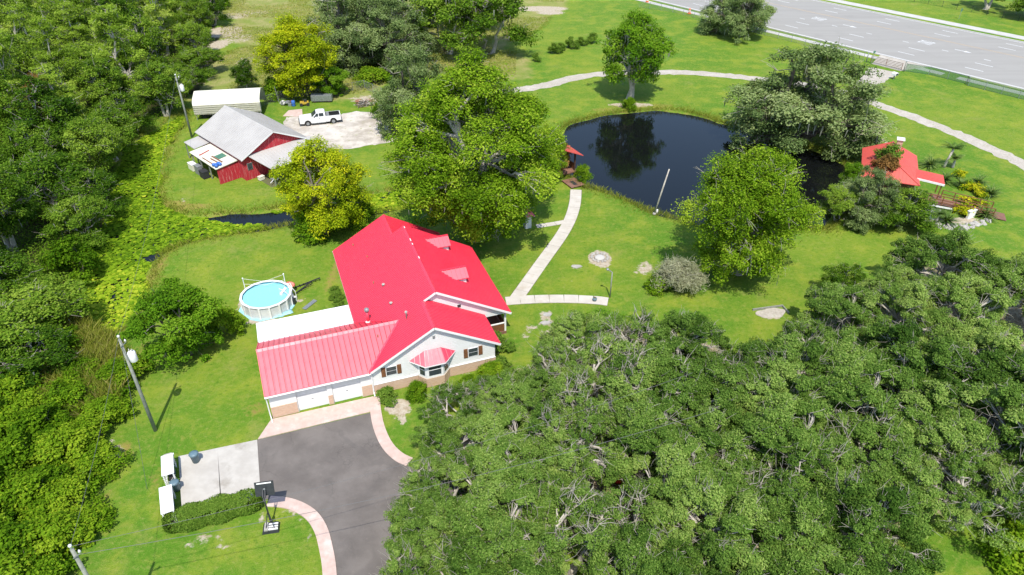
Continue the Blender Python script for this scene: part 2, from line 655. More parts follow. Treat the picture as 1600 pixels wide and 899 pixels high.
GROVE = PP([(598, 900), (600, 800), (640, 735), (655, 690), (655, 640), (690, 600), (800, 575), (840, 560), (870, 500), (935, 478), (1040, 500), (1090, 500), (1170, 525), (1230, 515),
            (1300, 480), (1370, 450), (1395, 400), (1500, 388), (1540, 420), (1600, 460), (1700, 500), (1700, 800), (1600, 850), (1480, 870), (1440, 960), (598, 960)])
FIELD = PP([(345, 0), (900, -20), (860, 40), (812, 70), (810, 120), (640, 120), (560, 150), (400, 150), (300, 175), (300, 130), (335, 110)])

GX0, GX1, GY0, GY1, GS = -168.0, 168.0, 14.0, 240.0, .7
nx = int((GX1 - GX0) / GS) + 1
ny = int((GY1 - GY0) / GS) + 1
X, Y = np.meshgrid(GX0 + np.arange(nx) * GS, GY0 + np.arange(ny) * GS)
sdp = sdf(POND, X, Y) + (vnoise(X, Y, .45, 3) - .5) * 1.2
sds = sdf(SWAMP, X, Y) + (vnoise(X, Y, .4, 4) - .5) * 1.4
sdw = np.minimum(sdp, sds)
Z = -1.3 * sst(-sdw, -.7, 2.6)
WATER_Z = -.34
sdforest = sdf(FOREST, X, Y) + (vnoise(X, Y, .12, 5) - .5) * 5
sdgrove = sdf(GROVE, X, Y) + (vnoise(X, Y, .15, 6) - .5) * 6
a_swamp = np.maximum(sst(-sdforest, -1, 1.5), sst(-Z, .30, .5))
a_litter = sst(-sdgrove, -.5, 3.0) * .8
a_field = sst(-(sdf(FIELD, X, Y) + (vnoise(X, Y, .1, 8) - .5) * 8), -4, 5)
a_dry = np.maximum(sst(-sdw, -1.6, -.2), .0) * .5
a_sand = np.zeros_like(X)


def blob(arr, x, y, rx, ry, s=1.0):
    cx, cy = P(x, y)
    d = np.sqrt(((X - cx) / rx) ** 2 + ((Y - cy) / ry) ** 2)
    np.maximum(arr, s * (1 - sst(d, .35, 1.15)), out=arr)


for b in [(937, 404, 1.7, 2.2, .95), (942, 413, 1.2, 1.2, .8), (901, 417, .8, .7, .7), (1010, 418, 1.6, 2.0, .6), (1000, 425, 1.2, 1.2, .6), (365, 25, 6, 5, .6), (375, 60, 5, 6, .55), (350, 50, 5, 6, .95), (400, 20, 8, 4, .5), (342, 70, 3, 6, .7),
          (845, 14, 9, 3.5, .85), (860, 20, 5, 3, .7), (383, 95, 3, 5, .55), (622, 636, 1.5, 1.3, .95), (630, 655, .9, .9, .7), (608, 640, .8, .7, .6), (853, 492, .9, 1.2, .7), (855, 504, .8, .8, .7),
          (820, 525, .9, 1.1, .55), (845, 545, .8, .8, .5), (180, 712, .8, 1.8, .7), (165, 745, .6, 1.2, .7), (176, 690, .6, 1.0, .55), (1590, 438, 3, 3, .9), (1570, 446, 2, 2, .8),
          (1335, 205, 5, 3, .55), (1370, 222, 4, 3, .5), (1205, 492, 1.6, 1.2, .7), (412, 497, 1.8, 1.5, .85), (378, 474, .8, 1.5, .75), (468, 470, .9, .7, .8), (390, 507, 1.5, .6, .7),
          (478, 415, 2, 1, .35), (505, 420, 1.8, .8, .4), (1090, 560, 2.2, 3.5, .9), (1130, 580, 3, 2, .8), (1170, 560, 2, 2, .6), (1425, 640, 1.6, 1.6, .9), (1430, 696, 1.2, 1.2, .9), (1410, 785, 1.0, 1.0, .9),
          (1180, 740, 2, 2, .6), (1240, 800, 2, 1.6, .6), (412, 808, .8, .9, .68), (455, 800, .9, .7, .62), (330, 838, 1.3, .7, .58), (465, 817, .6, .9, .62), (350, 850, 1.3, .8, .54), (300, 848, 1.2, .8, .52), (985, 164, 6, 1.6, .66), (860, 520, 1.4, 1.4, .6), (830, 512, 1.2, 1.0, .6), (1340, 205, 6, 3, .68), (700, 585, 4, .8, .55), (480, 840, .6, .8, .6), (297, 245, 1.6, 1.0, .4), (285, 312, 1.2, 1.6, .45),
          (300, 150, 2, 4, .4), (580, 155, 6, 3, .6), (1500, 345, 3.2, 1.1, 1.0), (960, 0, 2, 1, .3)]:
    blob(a_sand, *b)
for b in [(1160, 200, 4, 3, .6), (985, 165, 5, 2.0, .75), (945, 172, 4, 1.5, .6), (1030, 165, 4, 1.4, .6), (250, 330, 2, 4, .6), (245, 420, 1.2, 4, .7), (225, 545, 1.3, 1.6, .6), (245, 745, 1, 2.2, .55),
          (270, 318, 3, 1.4, .7), (300, 322, 4, 1.2, .7), (520, 430, 1, 5, .7), (1330, 220, 7, 4, .5), (1150, 470, 5, 2, .3), (360, 690, 2, 2, .25), (1070, 540, 2, 4, .5), (355, 100, 5, 10, .4),
          (400, 640, 1.5, 1.5, .6), (440, 690, .8, .8, .5), (1540, 850, 5, 5, .3), (180, 720, 1.4, 3, .8), (160, 780, .9, 1.5, .6), (700, 570, 6, 1.6, .5), (800, 540, 3, 2, .4), (620, 650, 2, 2.5, .4)]:
    blob(a_dry, *b)

me = bpy.data.meshes.new('ground')
V = np.stack([X, Y, Z], -1).reshape(-1, 3)
ix = np.arange(nx * ny).reshape(ny, nx)
F = np.stack([ix[:-1, :-1], ix[:-1, 1:], ix[1:, 1:], ix[1:, :-1]], -1).reshape(-1, 4)
# the outer land continues flat to the horizon as a ring of big faces
R0 = 1500.0
ext = np.array([(GX0, GY0, 0), (GX1, GY0, 0), (GX1, GY1, 0), (GX0, GY1, 0), (-R0, -R0, 0), (R0, -R0, 0), (R0, R0, 0), (-R0, R0, 0)])
o = len(V)
V = np.vstack([V, ext])
F = np.vstack([F, [(o, o + 4, o + 5, o + 1), (o + 1, o + 5, o + 6, o + 2), (o + 2, o + 6, o + 7, o + 3), (o + 3, o + 7, o + 4, o)]])
me.vertices.add(len(V))
me.vertices.foreach_set('co', V.astype(np.float32).reshape(-1))
me.loops.add(F.size)
me.loops.foreach_set('vertex_index', F.astype(np.int32).reshape(-1))
me.polygons.add(len(F))
me.polygons.foreach_set('loop_start', np.arange(0, F.size, 4, dtype=np.int32))
me.update(calc_edges=True)
for nm, arr in (('swamp', a_swamp), ('litter', a_litter), ('field', a_field), ('dry', a_dry), ('sand', a_sand)):
    at = me.attributes.new(nm, 'FLOAT', 'POINT')
    at.data.foreach_set('value', np.concatenate([arr.reshape(-1), np.zeros(8)]).astype(np.float32))
link('ground', me, M['ground'], smooth=True, kind='structure')


def bbox_sheet(poly, pad, z, name, mat):
    x0, y0 = np.min(poly, 0) - pad
    x1, y1 = np.max(poly, 0) + pad
    return MB().sheet([(x0, y0), (x1, y0), (x1, y1), (x0, y1)], z).build(name, mat, kind='structure')


bbox_sheet(POND, 1.5, WATER_Z, 'pond_water', M['water'])
bbox_sheet(SWAMP, 1.5, WATER_Z - .004, 'swamp_water', M['water'])


def strip(name, line, width, z, mat, jag=0.0, seg=1.0, kind='structure', closed=False):
    p = smooth_poly(line, 3, False)
    # resample
    d = np.r_[0, np.cumsum(np.hypot(*np.diff(p, axis=0).T))]
    n = max(3, int(d[-1] / seg))
    s = np.linspace(0, d[-1], n)
    p = np.stack([np.interp(s, d, p[:, 0]), np.interp(s, d, p[:, 1])], 1)
    tg = np.gradient(p, axis=0)
    tg /= np.linalg.norm(tg, axis=1)[:, None]
    nr = np.stack([-tg[:, 1], tg[:, 0]], 1)
    r = RNG.normal(0, jag, (n, 2))
    w = width if hasattr(width, '__len__') else [width, width]
    w = np.interp(s, np.linspace(0, d[-1], len(w)), w)
    a = p + nr * (w / 2 + r[:, 0])[:, None]
    b = p - nr * (w / 2 + r[:, 1])[:, None]
    m = MB()
    m.add([(*q, z) for q in a] + [(*q, z) for q in b], [(i, n + i, n + i + 1, i + 1) for i in range(n - 1)])
    return m.build(name, mat, kind=kind)


# gravel lane round the pond, sand yard by the barn
strip('gravel_lane', PP([(612, 196), (660, 180), (740, 150), (800, 142), (850, 135), (880, 126), (910, 119), (945, 115), (1000, 113), (1060, 113), (1110, 116), (1160, 121), (1230, 128), (1310, 142),
                         (1390, 170), (1450, 192), (1500, 211), (1560, 238), (1620, 268), (1680, 305)]), 2.5, .012, M['gravel'], .16, .8)
strip('gate_lane', PP([(1340, 152), (1350, 135), (1366, 122), (1384, 110)]), [2.6, 3.4, 5.0], .008, M['gravel'], .14, .8)
yard = smooth_poly(PP([(442, 186), (455, 182), (474, 184), (500, 184), (532, 180), (548, 174), (585, 176), (622, 172), (650, 190), (634, 206), (624, 220), (600, 224), (570, 229), (530, 234), (480, 232), (452, 212)]), 2)
yard = yard + RNG.normal(0, .22, yard.shape)
MB().sheet([tuple(q) for q in yard], .016).build('sand_yard', M['sandyard'], kind='structure')

# ---- driveway, pad, pink border (house frame: u along the front, v to the back)
HA, HO = radians(20), (-11.05, 42.5)
HU = (cos(HA), sin(HA))
HV = (-sin(HA), cos(HA))


def hw(u, v):
    return (HO[0] + HU[0] * u + HV[0] * v, HO[1] + HU[1] * u + HV[1] * v)


drive = PP([(402, 688), (580, 645)]) + PP([(586, 668), (598, 695), (618, 717), (650, 735), (690, 752), (740, 775), (800, 800)]) + PP([(800, 905), (520, 905), (516, 870), (509, 835), (497, 808), (482, 794), (462, 785), (436, 780), (407, 781)])
MB().sheet(drive, .03).build('asphalt_driveway', M['asphalt'], kind='structure')
pad = PP([(279, 714), (402, 688), (408, 781), (345, 792), (284, 794)])
padb = MB().prism(pad, -.05, .03).build('concrete_pad', M['litterbed'], kind='structure')
mids = [P(340, 701), P(347, 792)]
pc = [(pad[0], mids[0], mids[1], pad[4]), (mids[0], pad[1], pad[2], pad[3])]
for q in pc:
    cx_, cy_ = np.mean(q, 0)
    q = [(cx_ + (a - cx_) * .9985, cy_ + (b - cy_) * .9985) for a, b in q]
    MB().prism(q, .031, .06).build('slab', M['concrete'], padb)
apron = PP([(400, 689), (418, 664), (427, 657), (583, 621), (597, 660), (580, 645)])
MB().prism(PP([(403, 687), (424, 656), (584, 620), (583, 643)]), -.05, .055).build('pink_apron', M['pinkconc'], kind='structure')


def border(name, line, w):
    p = smooth_poly(line, 2, False)
    tg = np.gradient(p, axis=0)
    tg /= np.linalg.norm(tg, axis=1)[:, None]
    nr = np.stack([-tg[:, 1], tg[:, 0]], 1)
    a = p + nr * w / 2
    b = p - nr * w / 2
    n = len(p)
    m = MB()
    z = .09
    vs = [(*q, z) for q in a] + [(*q, z) for q in b] + [(*q, -.02) for q in a] + [(*q, -.02) for q in b]
    fs = []
    for i in range(n - 1):
        fs += [(i, n + i, n + i + 1, i + 1), (2 * n + i, i, i + 1, 2 * n + i + 1), (n + i, 3 * n + i, 3 * n + i + 1, n + i + 1)]
    fs += [(0, 2 * n, 3 * n, n), (n - 1, 2 * n - 1, 4 * n - 1, 3 * n - 1)]
    m.add(vs, fs)
    return m.build(name, M['pinkconc'], kind='structure')


border('pink_border', PP([(585, 622), (587, 645), (592, 670), (604, 697), (622, 715), (640, 723)]), .85)
border('pink_border_curve', PP([(420, 784), (448, 786), (472, 795), (490, 808), (503, 830), (509, 855), (514, 880), (516, 910)]), .85)


# ---- concrete walks laid as slabs
def slabs(name, line, width, length=1.5, z=.05):
    root = MB()
    p = smooth_poly(line, 3, False)
    d = np.r_[0, np.cumsum(np.hypot(*np.diff(p, axis=0).T))]
    n = int(round(d[-1] / length))
    s = np.linspace(0, d[-1], n + 1)
    base = strip(name, line, width + .1, .004, M['litterbed'], .03, .5)
    for i in range(n):
        g = .018
        ss = np.array([s[i] + g, (s[i] + s[i + 1]) / 2, s[i + 1] - g])
        q = np.stack([np.interp(ss, d, p[:, 0]), np.interp(ss, d, p[:, 1])], 1)
        tg = q[2] - q[0]
        tg /= np.linalg.norm(tg)
        nr = np.array((-tg[1], tg[0]))
        w = width / 2
        poly = [q[0] - nr * w, q[1] - nr * w, q[2] - nr * w, q[2] + nr * w, q[1] + nr * w, q[0] + nr * w]
        dz = random.uniform(-.008, .008)
        MB().prism([tuple(k) for k in poly], -.03, z + dz).build('slab', M['walk'], base)


slabs('garden_walk', PP([(806, 468), (828, 437), (852, 403), (878, 368), (892, 342), (899, 318), (900, 297)]), 1.35)
slabs('side_walk', PP([(790, 471), (830, 468), (880, 467), (930, 469), (950, 472)]), 1.3, z=.046)
slabs('well_walk', PP([(838, 354), (860, 351), (882, 347)]), .75, 1.2, z=.042)

# ---- the highway: frame along t (129.2 deg) and n (away from the land)
RT = (cos(radians(129.2)), sin(radians(129.2)))
RN = (sin(radians(129.2)), -cos(radians(129.2)))
RO = P(1600, 140)


def rp(s, n):
    return (RO[0] + RT[0] * s + RN[0] * n, RO[1] + RT[1] * s + RN[1] * n)


def rrect(s0, s1, n0, n1):
    return [rp(s0, n0), rp(s0, n1), rp(s1, n1), rp(s1, n0)]


road = MB().sheet(rrect(-120, 190, 0, 29.3), .02).build('highway', M['road'], kind='structure')
for n0, n1, nm in ((-.35, 0, 'near_kerb'), (29.3, 29.65, 'far_kerb')):
    MB().prism(rrect(-120, 190, n0, n1), -.1, .14).build(nm, M['kerb'], kind='structure')
m = MB()
MB().prism(rrect(12, 190, -3.3, -1.7), -.1, .07).build('near_sidewalk', M['kerb'], kind='structure')
MB().prism(rrect(-120, 9.5, -3.3, -1.7), -.1, .07).build('near_sidewalk_end', M['kerb'], kind='structure')
MB().prism(rrect(-120, 190, 31.4, 34.0), -.1, .07).build('far_sidewalk', M['kerb'], kind='structure')
MB().prism([rp(15.5, -.36), rp(24.5, -.36), rp(22.8, -6.5), rp(17.6, -6.5)], -.1, .075).build('gate_apron', M['gravel'], kind='structure')
for n0, w, mt in ((.45, .16, 'roadpaint'), (28.9, .16, 'roadpaint'), (18.35, .16, 'roadyellow'), (18.75, .16, 'roadyellow')):
    MB().sheet(rrect(-120, 190, n0, n0 + w), .026).build('edge_line', M[mt], road)
for n0 in (4.5, 8.6, 22.4, 26.0):
    for k in range(-8, 16):
        s = k * 12.2 + (9.8 if n0 < 10 else 11.3)
        MB().sheet(rrect(s - 1.55, s + 1.55, n0 - .09, n0 + .09), .026).build('lane_dash', M['roadpaint'], road)
for k in range(-8, 24):
    s = k * 7.6 + 3
    MB().sheet(rrect(s - .6, s + .6, 11.9, 12.08), .026).build('turn_lane_dash', M['roadpaint'], road)


def road_text(word, s, n, wid, ln):
    cu = bpy.data.curves.new('lane_word', 'FONT')
    cu.body = word
    cu.align_x = 'CENTER'
    cu.align_y = 'CENTER'
    ob = bpy.data.objects.new('lane_word_tmp', cu)
    COL.objects.link(ob)
    dg = bpy.context.evaluated_depsgraph_get()
    me = bpy.data.meshes.new_from_object(ob.evaluated_get(dg))
    bpy.data.objects.remove(ob)
    co = np.array([v.co for v in me.vertices])
    co[:, 0] *= wid / (co[:, 0].max() - co[:, 0].min())
    co[:, 1] *= ln / (co[:, 1].max() - co[:, 1].min())
    for v, c in zip(me.vertices, co):
        # read by traffic driving towards -t (lane right of the yellow lines)
        x, y = rp(s - c[1], n - c[0])
        v.co = (x, y, .027)
    me.update()
    me.materials.clear()
    return link('lane_word', me, M['roadpaint'], road)


def arrow(s, n):
    m = MB()
    m.sheet([rp(s - a, n - b) for a, b in ((-1.6, -.1), (-1.6, .1), (.2, .1), (.2, .42), (1.5, 0), (.2, -.42), (.2, -.1))], .027)
    m.build('lane_arrow', M['roadpaint'], road)


for s in (-.5, 23.2, 46.4, 69.6, 92.8):
    road_text('ONLY', s, 14.6, 2.5, 2.8)
for s in (-7.3, 15.8, 38.8, 62, 85):
    arrow(s, 14.3)


# ------------------------------------------------------------------ red-roofed house
def plan_ribs(mb, poly, zf, axis, step, w, h, off=0.0):
    """raised seams on a roof plane; poly is the plan outline, seams run along axis ('u' or 'v')"""
    a = 0 if axis == 'u' else 1
    b = 1 - a
    vals = [p[b] for p in poly]
    k = min(vals) + step * .5 + off
    n = len(poly)
    while k < max(vals):
        xs = []
        for i in range(n):
            p, q = poly[i], poly[(i + 1) % n]
            if (p[b] <= k < q[b]) or (q[b] <= k < p[b]):
                xs.append(p[a] + (k - p[b]) / (q[b] - p[b]) * (q[a] - p[a]))
        xs.sort()
        for x0, x1 in zip(xs[0::2], xs[1::2]):
            if x1 - x0 > .15:
                P0 = (x0 + .02, k) if a == 0 else (k, x0 + .02)
                P1 = (x1 - .02, k) if a == 0 else (k, x1 - .02)
                mb.bar((*P0, zf(*P0) + h / 2), (*P1, zf(*P1) + h / 2), w, h)
        k += step
    return mb


def roof_plane(name, poly, zf, mat, parent, t=.09):
    return MB().slab([(u, v, zf(u, v)) for u, v in poly], t).build(name, mat, parent)


H = thing('red_roofed_house', 'white sided house with a bright red metal roof and attached two door garage', 'house', (*HO, 0), HA)
S = .57
UL, UF, UM, UR1, UR2, EZ = -.13, 5.33, 6.485, 10.8, 13.1, 2.6
GV, GZ = 3.54, 4.5
zl = lambda u, v: EZ + S * (u - UL)
zr1 = lambda u, v: EZ + S * (UR1 - u)
zr2 = lambda u, v: EZ + S * (UR2 - u)
zgf = lambda u, v: EZ + (GZ - EZ) / (GV - .08) * (v - .08)
zgb = lambda u, v: EZ + (GZ - EZ) / (GV - .08) * (2 * GV - .08 - v)
V0, V1, V2, V3 = .08, 3.85, 15.5, 19.5
UV = UL + (GZ - EZ) / S
left_poly = [(UF, V0), (UF, V1), (UM, V1), (UM, V2), (UF, V2), (UF, V3), (UL, V3), (UL, 2 * GV - .08), (UV, GV), (UL, V0)]
# walls
w = H
MB().slab([(.2, .45, 0), (10.4, .45, 0), (10.4, .45, zr1(10.4, 0) - .1), (UF, .45, zl(UF, 0) - .1), (.2, .45, zl(.2, 0) - .1)], 0, (0, .2, 0)).build('gable_wall', M['siding'], H)
MB().box(10.2, 10.4, .652, 19.1, 0, 2.72).build('wall', M['siding'], H)
MB().box(.2, .4, 6.702, 19.1, 0, 2.72).build('wall', M['siding'], H)
MB().slab([(.2, 19.1, 0), (10.4, 19.1, 0), (10.4, 19.1, zr1(10.4, 0) - .1), (UF, 19.1, zl(UF, 0) - .1), (.2, 19.1, zl(.2, 0) - .1)], 0, (0, .2, 0)).build('gable_wall', M['siding'], H)
MB().slab([(4.4, 4.22, 2.35), (12.85, 4.22, 2.35), (12.85, 4.22, zr2(12.85, 0) - .1), (UM, 4.22, zl(UM, 0) - .1), (4.4, 4.22, zl(4.4, 0) - .1)], 0, (0, .15, 0)).build('upper_gable_wall', M['siding'], H)
MB().slab([(4.4, 15.1, 2.35), (12.85, 15.1, 2.35), (12.85, 15.1, zr2(12.85, 0) - .1), (UM, 15.1, zl(UM, 0) - .1), (4.4, 15.1, zl(4.4, 0) - .1)], 0, (0, .15, 0)).build('upper_gable_wall', M['siding'], H)
# roof planes
planes = [('roof_slope', left_poly, zl, 'u', .235), ('roof_slope', [(UF, V0), (UR1, V0), (UR1, 4.22), (UF, 4.22)], zr1, 'u', .235),
          ('roof_slope', [(UM, V1), (UR2, V1), (UR2, V2), (UM, V2)], zr2, 'u', .235), ('roof_slope', [(UF, V2 - .3), (UR1, V2 - .3), (UR1, V3), (UF, V3)], zr1, 'u', .235)]
for nm, poly, zf, ax, st in planes:
    o = roof_plane(nm, poly, zf, M['redroof'], H)
    plan_ribs(MB(), poly, zf, ax, st, .06, .05).build('seams', M['redroof'], o, kind='stuff')
# garage roof laid panel by panel, each with its raised seam
gp = .415
u = -8.07
while u < UV:
    u1 = min(u + gp, UV)
    for side in (0, 1):
        zf = zgf if side == 0 else zgb
        # the panel ends at the valley where it meets the main slope
        lo = lambda x: V0 if x <= UL else V0 + (x - UL) / (UV - UL) * (GV - V0)
        hi = lambda x: 2 * GV - lo(x)
        pts = []
        if side == 0:
            pl = [(u, lo(u)), (u1, lo(u1)), (u1, GV), (u, GV)]
            if u < UL < u1:
                pl = [(u, V0), (UL, V0), (u1, lo(u1)), (u1, GV), (u, GV)]
        else:
            pl = [(u, GV), (u1, GV), (u1, hi(u1)), (u, hi(u))]
            if u < UL < u1:
                pl = [(u, GV), (u1, GV), (u1, hi(u1)), (UL, hi(UL)), (u, hi(u))]
        dz = random.uniform(0, .004)
        pl = [(a if a < u1 else a - .03, b) for a, b in pl]
        mb = MB().slab([(a, b, zf(a, b) + dz) for a, b in pl], .07)
        e0, e1 = (lo(u), GV) if side == 0 else (GV, hi(u))
        mb.bar((u + .03, e0 + .01, zf(u, e0 + .01) + .04), (u + .03, e1 - .01, zf(u, e1 - .01) + .04), .06, .08)
        mb.build('roof_panel', M['redroof'], H)
    u = u1
m = MB()
for p, q in (((UF, V0, zl(UF, 0)), (UF, V1, zl(UF, 0))), ((UM, V1, zl(UM, 0)), (UM, V2, zl(UM, 0))), ((UF, V2, zl(UF, 0)), (UF, V3, zl(UF, 0))), ((-8.09, GV, GZ), (UV - .1, GV, GZ))):
    MB().add([(p[0] + (-.2 if p[0] == q[0] else 0), p[1] + (-.2 if p[1] == q[1] else 0), p[2] - .085), (p[0], p[1], p[2] + .06), (p[0] + (.2 if p[0] == q[0] else 0), p[1] + (.2 if p[1] == q[1] else 0), p[2] - .085),
              (q[0] + (-.2 if p[0] == q[0] else 0), q[1] + (-.2 if p[1] == q[1] else 0), q[2] - .085), (q[0], q[1], q[2] + .06), (q[0] + (.2 if p[0] == q[0] else 0), q[1] + (.2 if p[1] == q[1] else 0), q[2] - .085)],
             [(0, 1, 4, 3), (1, 2, 5, 4), (0, 2, 1), (3, 4, 5)]).build('ridge_cap', M['redroof'], H)
# flaked white patches along the main ridge, and the valley flashings
for (v, l) in ((14.9, .3), (12.4, .45), (11.7, .25), (9.2, .35)):
    MB().bar((UM - .03, v, zl(UM, 0) + .072), (UM - .03, v + l, zl(UM, 0) + .072), .08, .012).build('worn_ridge_patch', M['trim'], H)
MB().bar((UL, V0, EZ + .05), (UV, GV, GZ + .06), .16, .05).build('valley_flashing', M['redroof'], H)
MB().bar((UL, 2 * GV - .08, EZ + .05), (UV, GV, GZ + .06), .16, .05).build('valley_flashing', M['redroof'], H)


# rake boards and eave fascia
def fascia(p, q, nm='fascia', hgt=.2):
    MB().bar((p[0], p[1], p[2] - .13), (q[0], q[1], q[2] - .13), .045, hgt).build(nm, M['trim'], H)


y = V0 + .01
for p, q in (((.0, y, zl(.0, 0)), (UF, y, zl(UF, 0))), ((UF, y, zl(UF, 0)), (UR1, y, EZ)), ((4.95, V1 + .01, zl(4.95, 0)), (UM, V1 + .01, zl(UM, 0))), ((UM, V1 + .01, zl(UM, 0)), (UR2, V1 + .01, EZ)),
             ((UF, V3 - .01, zl(UF, 0)), (UL, V3 - .01, EZ)), ((UF, V3 - .01, zl(UF, 0)), (UR1, V3 - .01, EZ)), ((UM, V2 - .01, zl(UM, 0)), (UR2, V2 - .01, EZ))):
    fascia(p, q, 'rake_board')
for p, q in (((UR1 - .02, V0, EZ), (UR1 - .02, 4.2, EZ)), ((UR2 - .02, V1, EZ), (UR2 - .02, V2, EZ)), ((UL + .02, 7.1, EZ), (UL + .02, V3, EZ)), ((-8.07, V0 + .02, EZ), (UL - .02, V0 + .02, EZ)),
             ((-8.05, V0, EZ), (-8.05, GV, GZ)), ((-8.05, GV, GZ), (-8.05, 7.0, EZ))):
    fascia(p, q)
# soffits
MB().box(-8.05, UL, V0 + .06, .5, 2.44, 2.47).build('soffit', M['trim'], H)
# gutter and downspouts
MB().tube([(-8.07, V0 - .06, 2.52), (UL, V0 - .06, 2.50)], .06, 6).build('gutter', M['trim'], H)
MB().tube([(-7.95, V0 - .03, 2.5), (-8.0, .36, 2.2), (-8.0, .38, .5), (-7.97, .2, .22), (-7.93, -.1, .08)], .05, 6).build('downspout', M['trim'], H)
MB().tube([(-.05, V0 - .03, 2.5), (.05, .36, 2.2), (.05, .37, .3), (.05, .05, .1)], .05, 6).build('downspout', M['trim'], H)
# garage walls
gw = [(-7.85, -5.86, 0, 2.5), (-5.86, -.87, 2.05, 2.5), (-3.52, -3.12, 0, 2.05), (-.87, .2, 0, 2.5)]
for u0, u1, z0, z1 in gw:
    MB().box(u0, u1, .45, .65, z0, z1).build('garage_wall', M['siding'], H)
MB().slab([(-7.85, .652, 0), (-7.85, 6.7, 0), (-7.85, 6.7, 2.55), (-7.85, GV, GZ - .12), (-7.85, .652, 2.55)], 0, (.2, 0, 0)).build('garage_wall', M['siding'], H)
MB().box(-7.64, .2, 6.5, 6.7, 0, 2.5).build('garage_wall', M['siding'], H)
for u0, u1 in ((-5.86, -3.52), (-3.12, -.87)):
    d = MB().box(u0, u1, .60, .64, 0, 2.05).build('garage_door', M['trim'], H)
    for k in range(4):
        MB().box(u0 + .06, u1 - .06, .575, .60, .03 + k * .5, .03 + k * .5 + .475).build('door_panel', M['trim'], d)
    MB().box((u0 + u1) / 2 - .08, (u0 + u1) / 2 + .08, .55, .575, .93, .98).build('door_handle', M['greysteel'], d)
    MB().cbox((u0 + u1) / 2 - .25, .40, 2.28, .34, .09, .11).build('lamp', M['black'], H)
# brick wainscot
for u0, u1, h in ((-7.87, -5.90, 1.1), (-3.50, -3.14, .95), (-.84, -.02, 1.1)):
    MB().box(u0, u1, .41, .448, .02, h).build('brick_wainscot', M['brick'], H)
for u0, u1 in ((.13, 3.75), (6.45, 10.43)):
    MB().box(u0, u1, .39, .448, .02, .98).build('brick_wainscot', M['brick'], H)
    MB().box(u0, u1, .37, .448, .985, 1.04).build('brick_ledge', M['trim'], H)
MB().prism([(3.76, .447), (4.3, -.27), (5.8, -.27), (6.44, .447)], .02, .9).build('brick_wainscot', M['brick'], H)
# windows with shutters
for uc in (1.65, 8.5):
    wf = MB().box(uc - .45, uc + .45, .415, .448, 1.62, 2.5).build('window', M['trim'], H)
    for k, (z0, z1) in enumerate(((1.67, 2.04), (2.08, 2.45))):
        MB().box(uc - .40, uc + .40, .405, .415, z0, z1).build('pane', M['glass'], wf)
    for s in (-1, 1):
        sh = MB().box(uc + s * .64 - .17, uc + s * .64 + .17, .395, .448, 1.6, 2.52).build('shutter', M['brown'], H)
        for z0 in (1.68, 2.10):
            MB().box(uc + s * .64 - .12, uc + s * .64 + .12, .38, .395, z0, z0 + .34).build('shutter_panel', M['brown'], sh)
# bay window
bay = MB().prism([(3.8, .449), (4.36, -.22), (5.74, -.22), (6.4, .449)], .92, 2.5).build('bay_window', M['trim'], H)
for a, b in (((3.8, .449), (4.36, -.22)), ((4.36, -.22), (5.74, -.22)), ((5.74, -.22), (6.4, .449))):
    du, dv = b[0] - a[0], b[1] - a[1]
    L = hypot(du, dv)
    nn = (dv / L * .02, -du / L * .02)
    f0, f1 = (.13, .87) if L > 1 else (.22, .78)
    q = [(a[0] + du * f + nn[0], a[1] + dv * f + nn[1]) for f in (f0, f1)]
    MB().slab([(*q[0], 1.15), (*q[1], 1.15), (*q[1], 2.35), (*q[0], 2.35)], 0, (-nn[0] * .8, -nn[1] * .8, 0)).build('pane', M['glass'], bay)
    q2 = [(a[0] + du * f + nn[0] * 1.3, a[1] + dv * f + nn[1] * 1.3) for f in (f0, f1)]
    MB().bar((*q2[0], 1.72), (*q2[1], 1.72), .02, .05).build('muntin', M['trim'], bay)
pts = [(3.15, .449, 2.6), (4.22, -.5, 2.42), (5.92, -.5, 2.42), (7.0, .449, 2.6), (4.42, .449, 3.3), (5.8, .449, 3.3)]
br_ = MB().add(pts + [(x, y, z - .08) for x, y, z in pts[:4]], [(0, 1, 4), (1, 2, 5, 4), (2, 3, 5), (0, 6, 7, 1), (1, 7, 8, 2), (2, 8, 9, 3), (6, 9, 8, 7)]).build('bay_roof', M['redroof'], H)
m = MB()
for k in range(6):
    f = k / 5
    m.bar((4.24 + f * 1.66, -.49, 2.45), (4.43 + f * 1.36, .44, 3.32), .045, .05)
for a, b, c in ((.35, 0, 1), (.7, 0, 1), (.35, 3, 2), (.7, 3, 2)):
    pa = np.array(pts[b]) * (1 - a) + np.array(pts[c]) * a
    pb = np.array(pts[4 if b == 0 else 5])
    pe = np.array(pts[b]) * (1 - a) + pb * a
    m.bar(pa + (0, 0, .02), pe + (0, 0, .02), .045, .05)
m.build('seams', M['redroof'], br_, kind='stuff')
for k in range(3):
    MB().bar(np.array(pts[k]) - (0, 0, .06), np.array(pts[k + 1]) - (0, 0, .06), .04, .1).build('fascia', M['trim'], H)
# gable vents
MB().box(5.2, 5.4, .40, .448, 4.35, 4.62).build('gable_vent', M['greysteel'], H)
MB().box(8.35, 8.65, 4.17, 4.218, 4.05, 4.3).build('gable_vent', M['dark'], H)
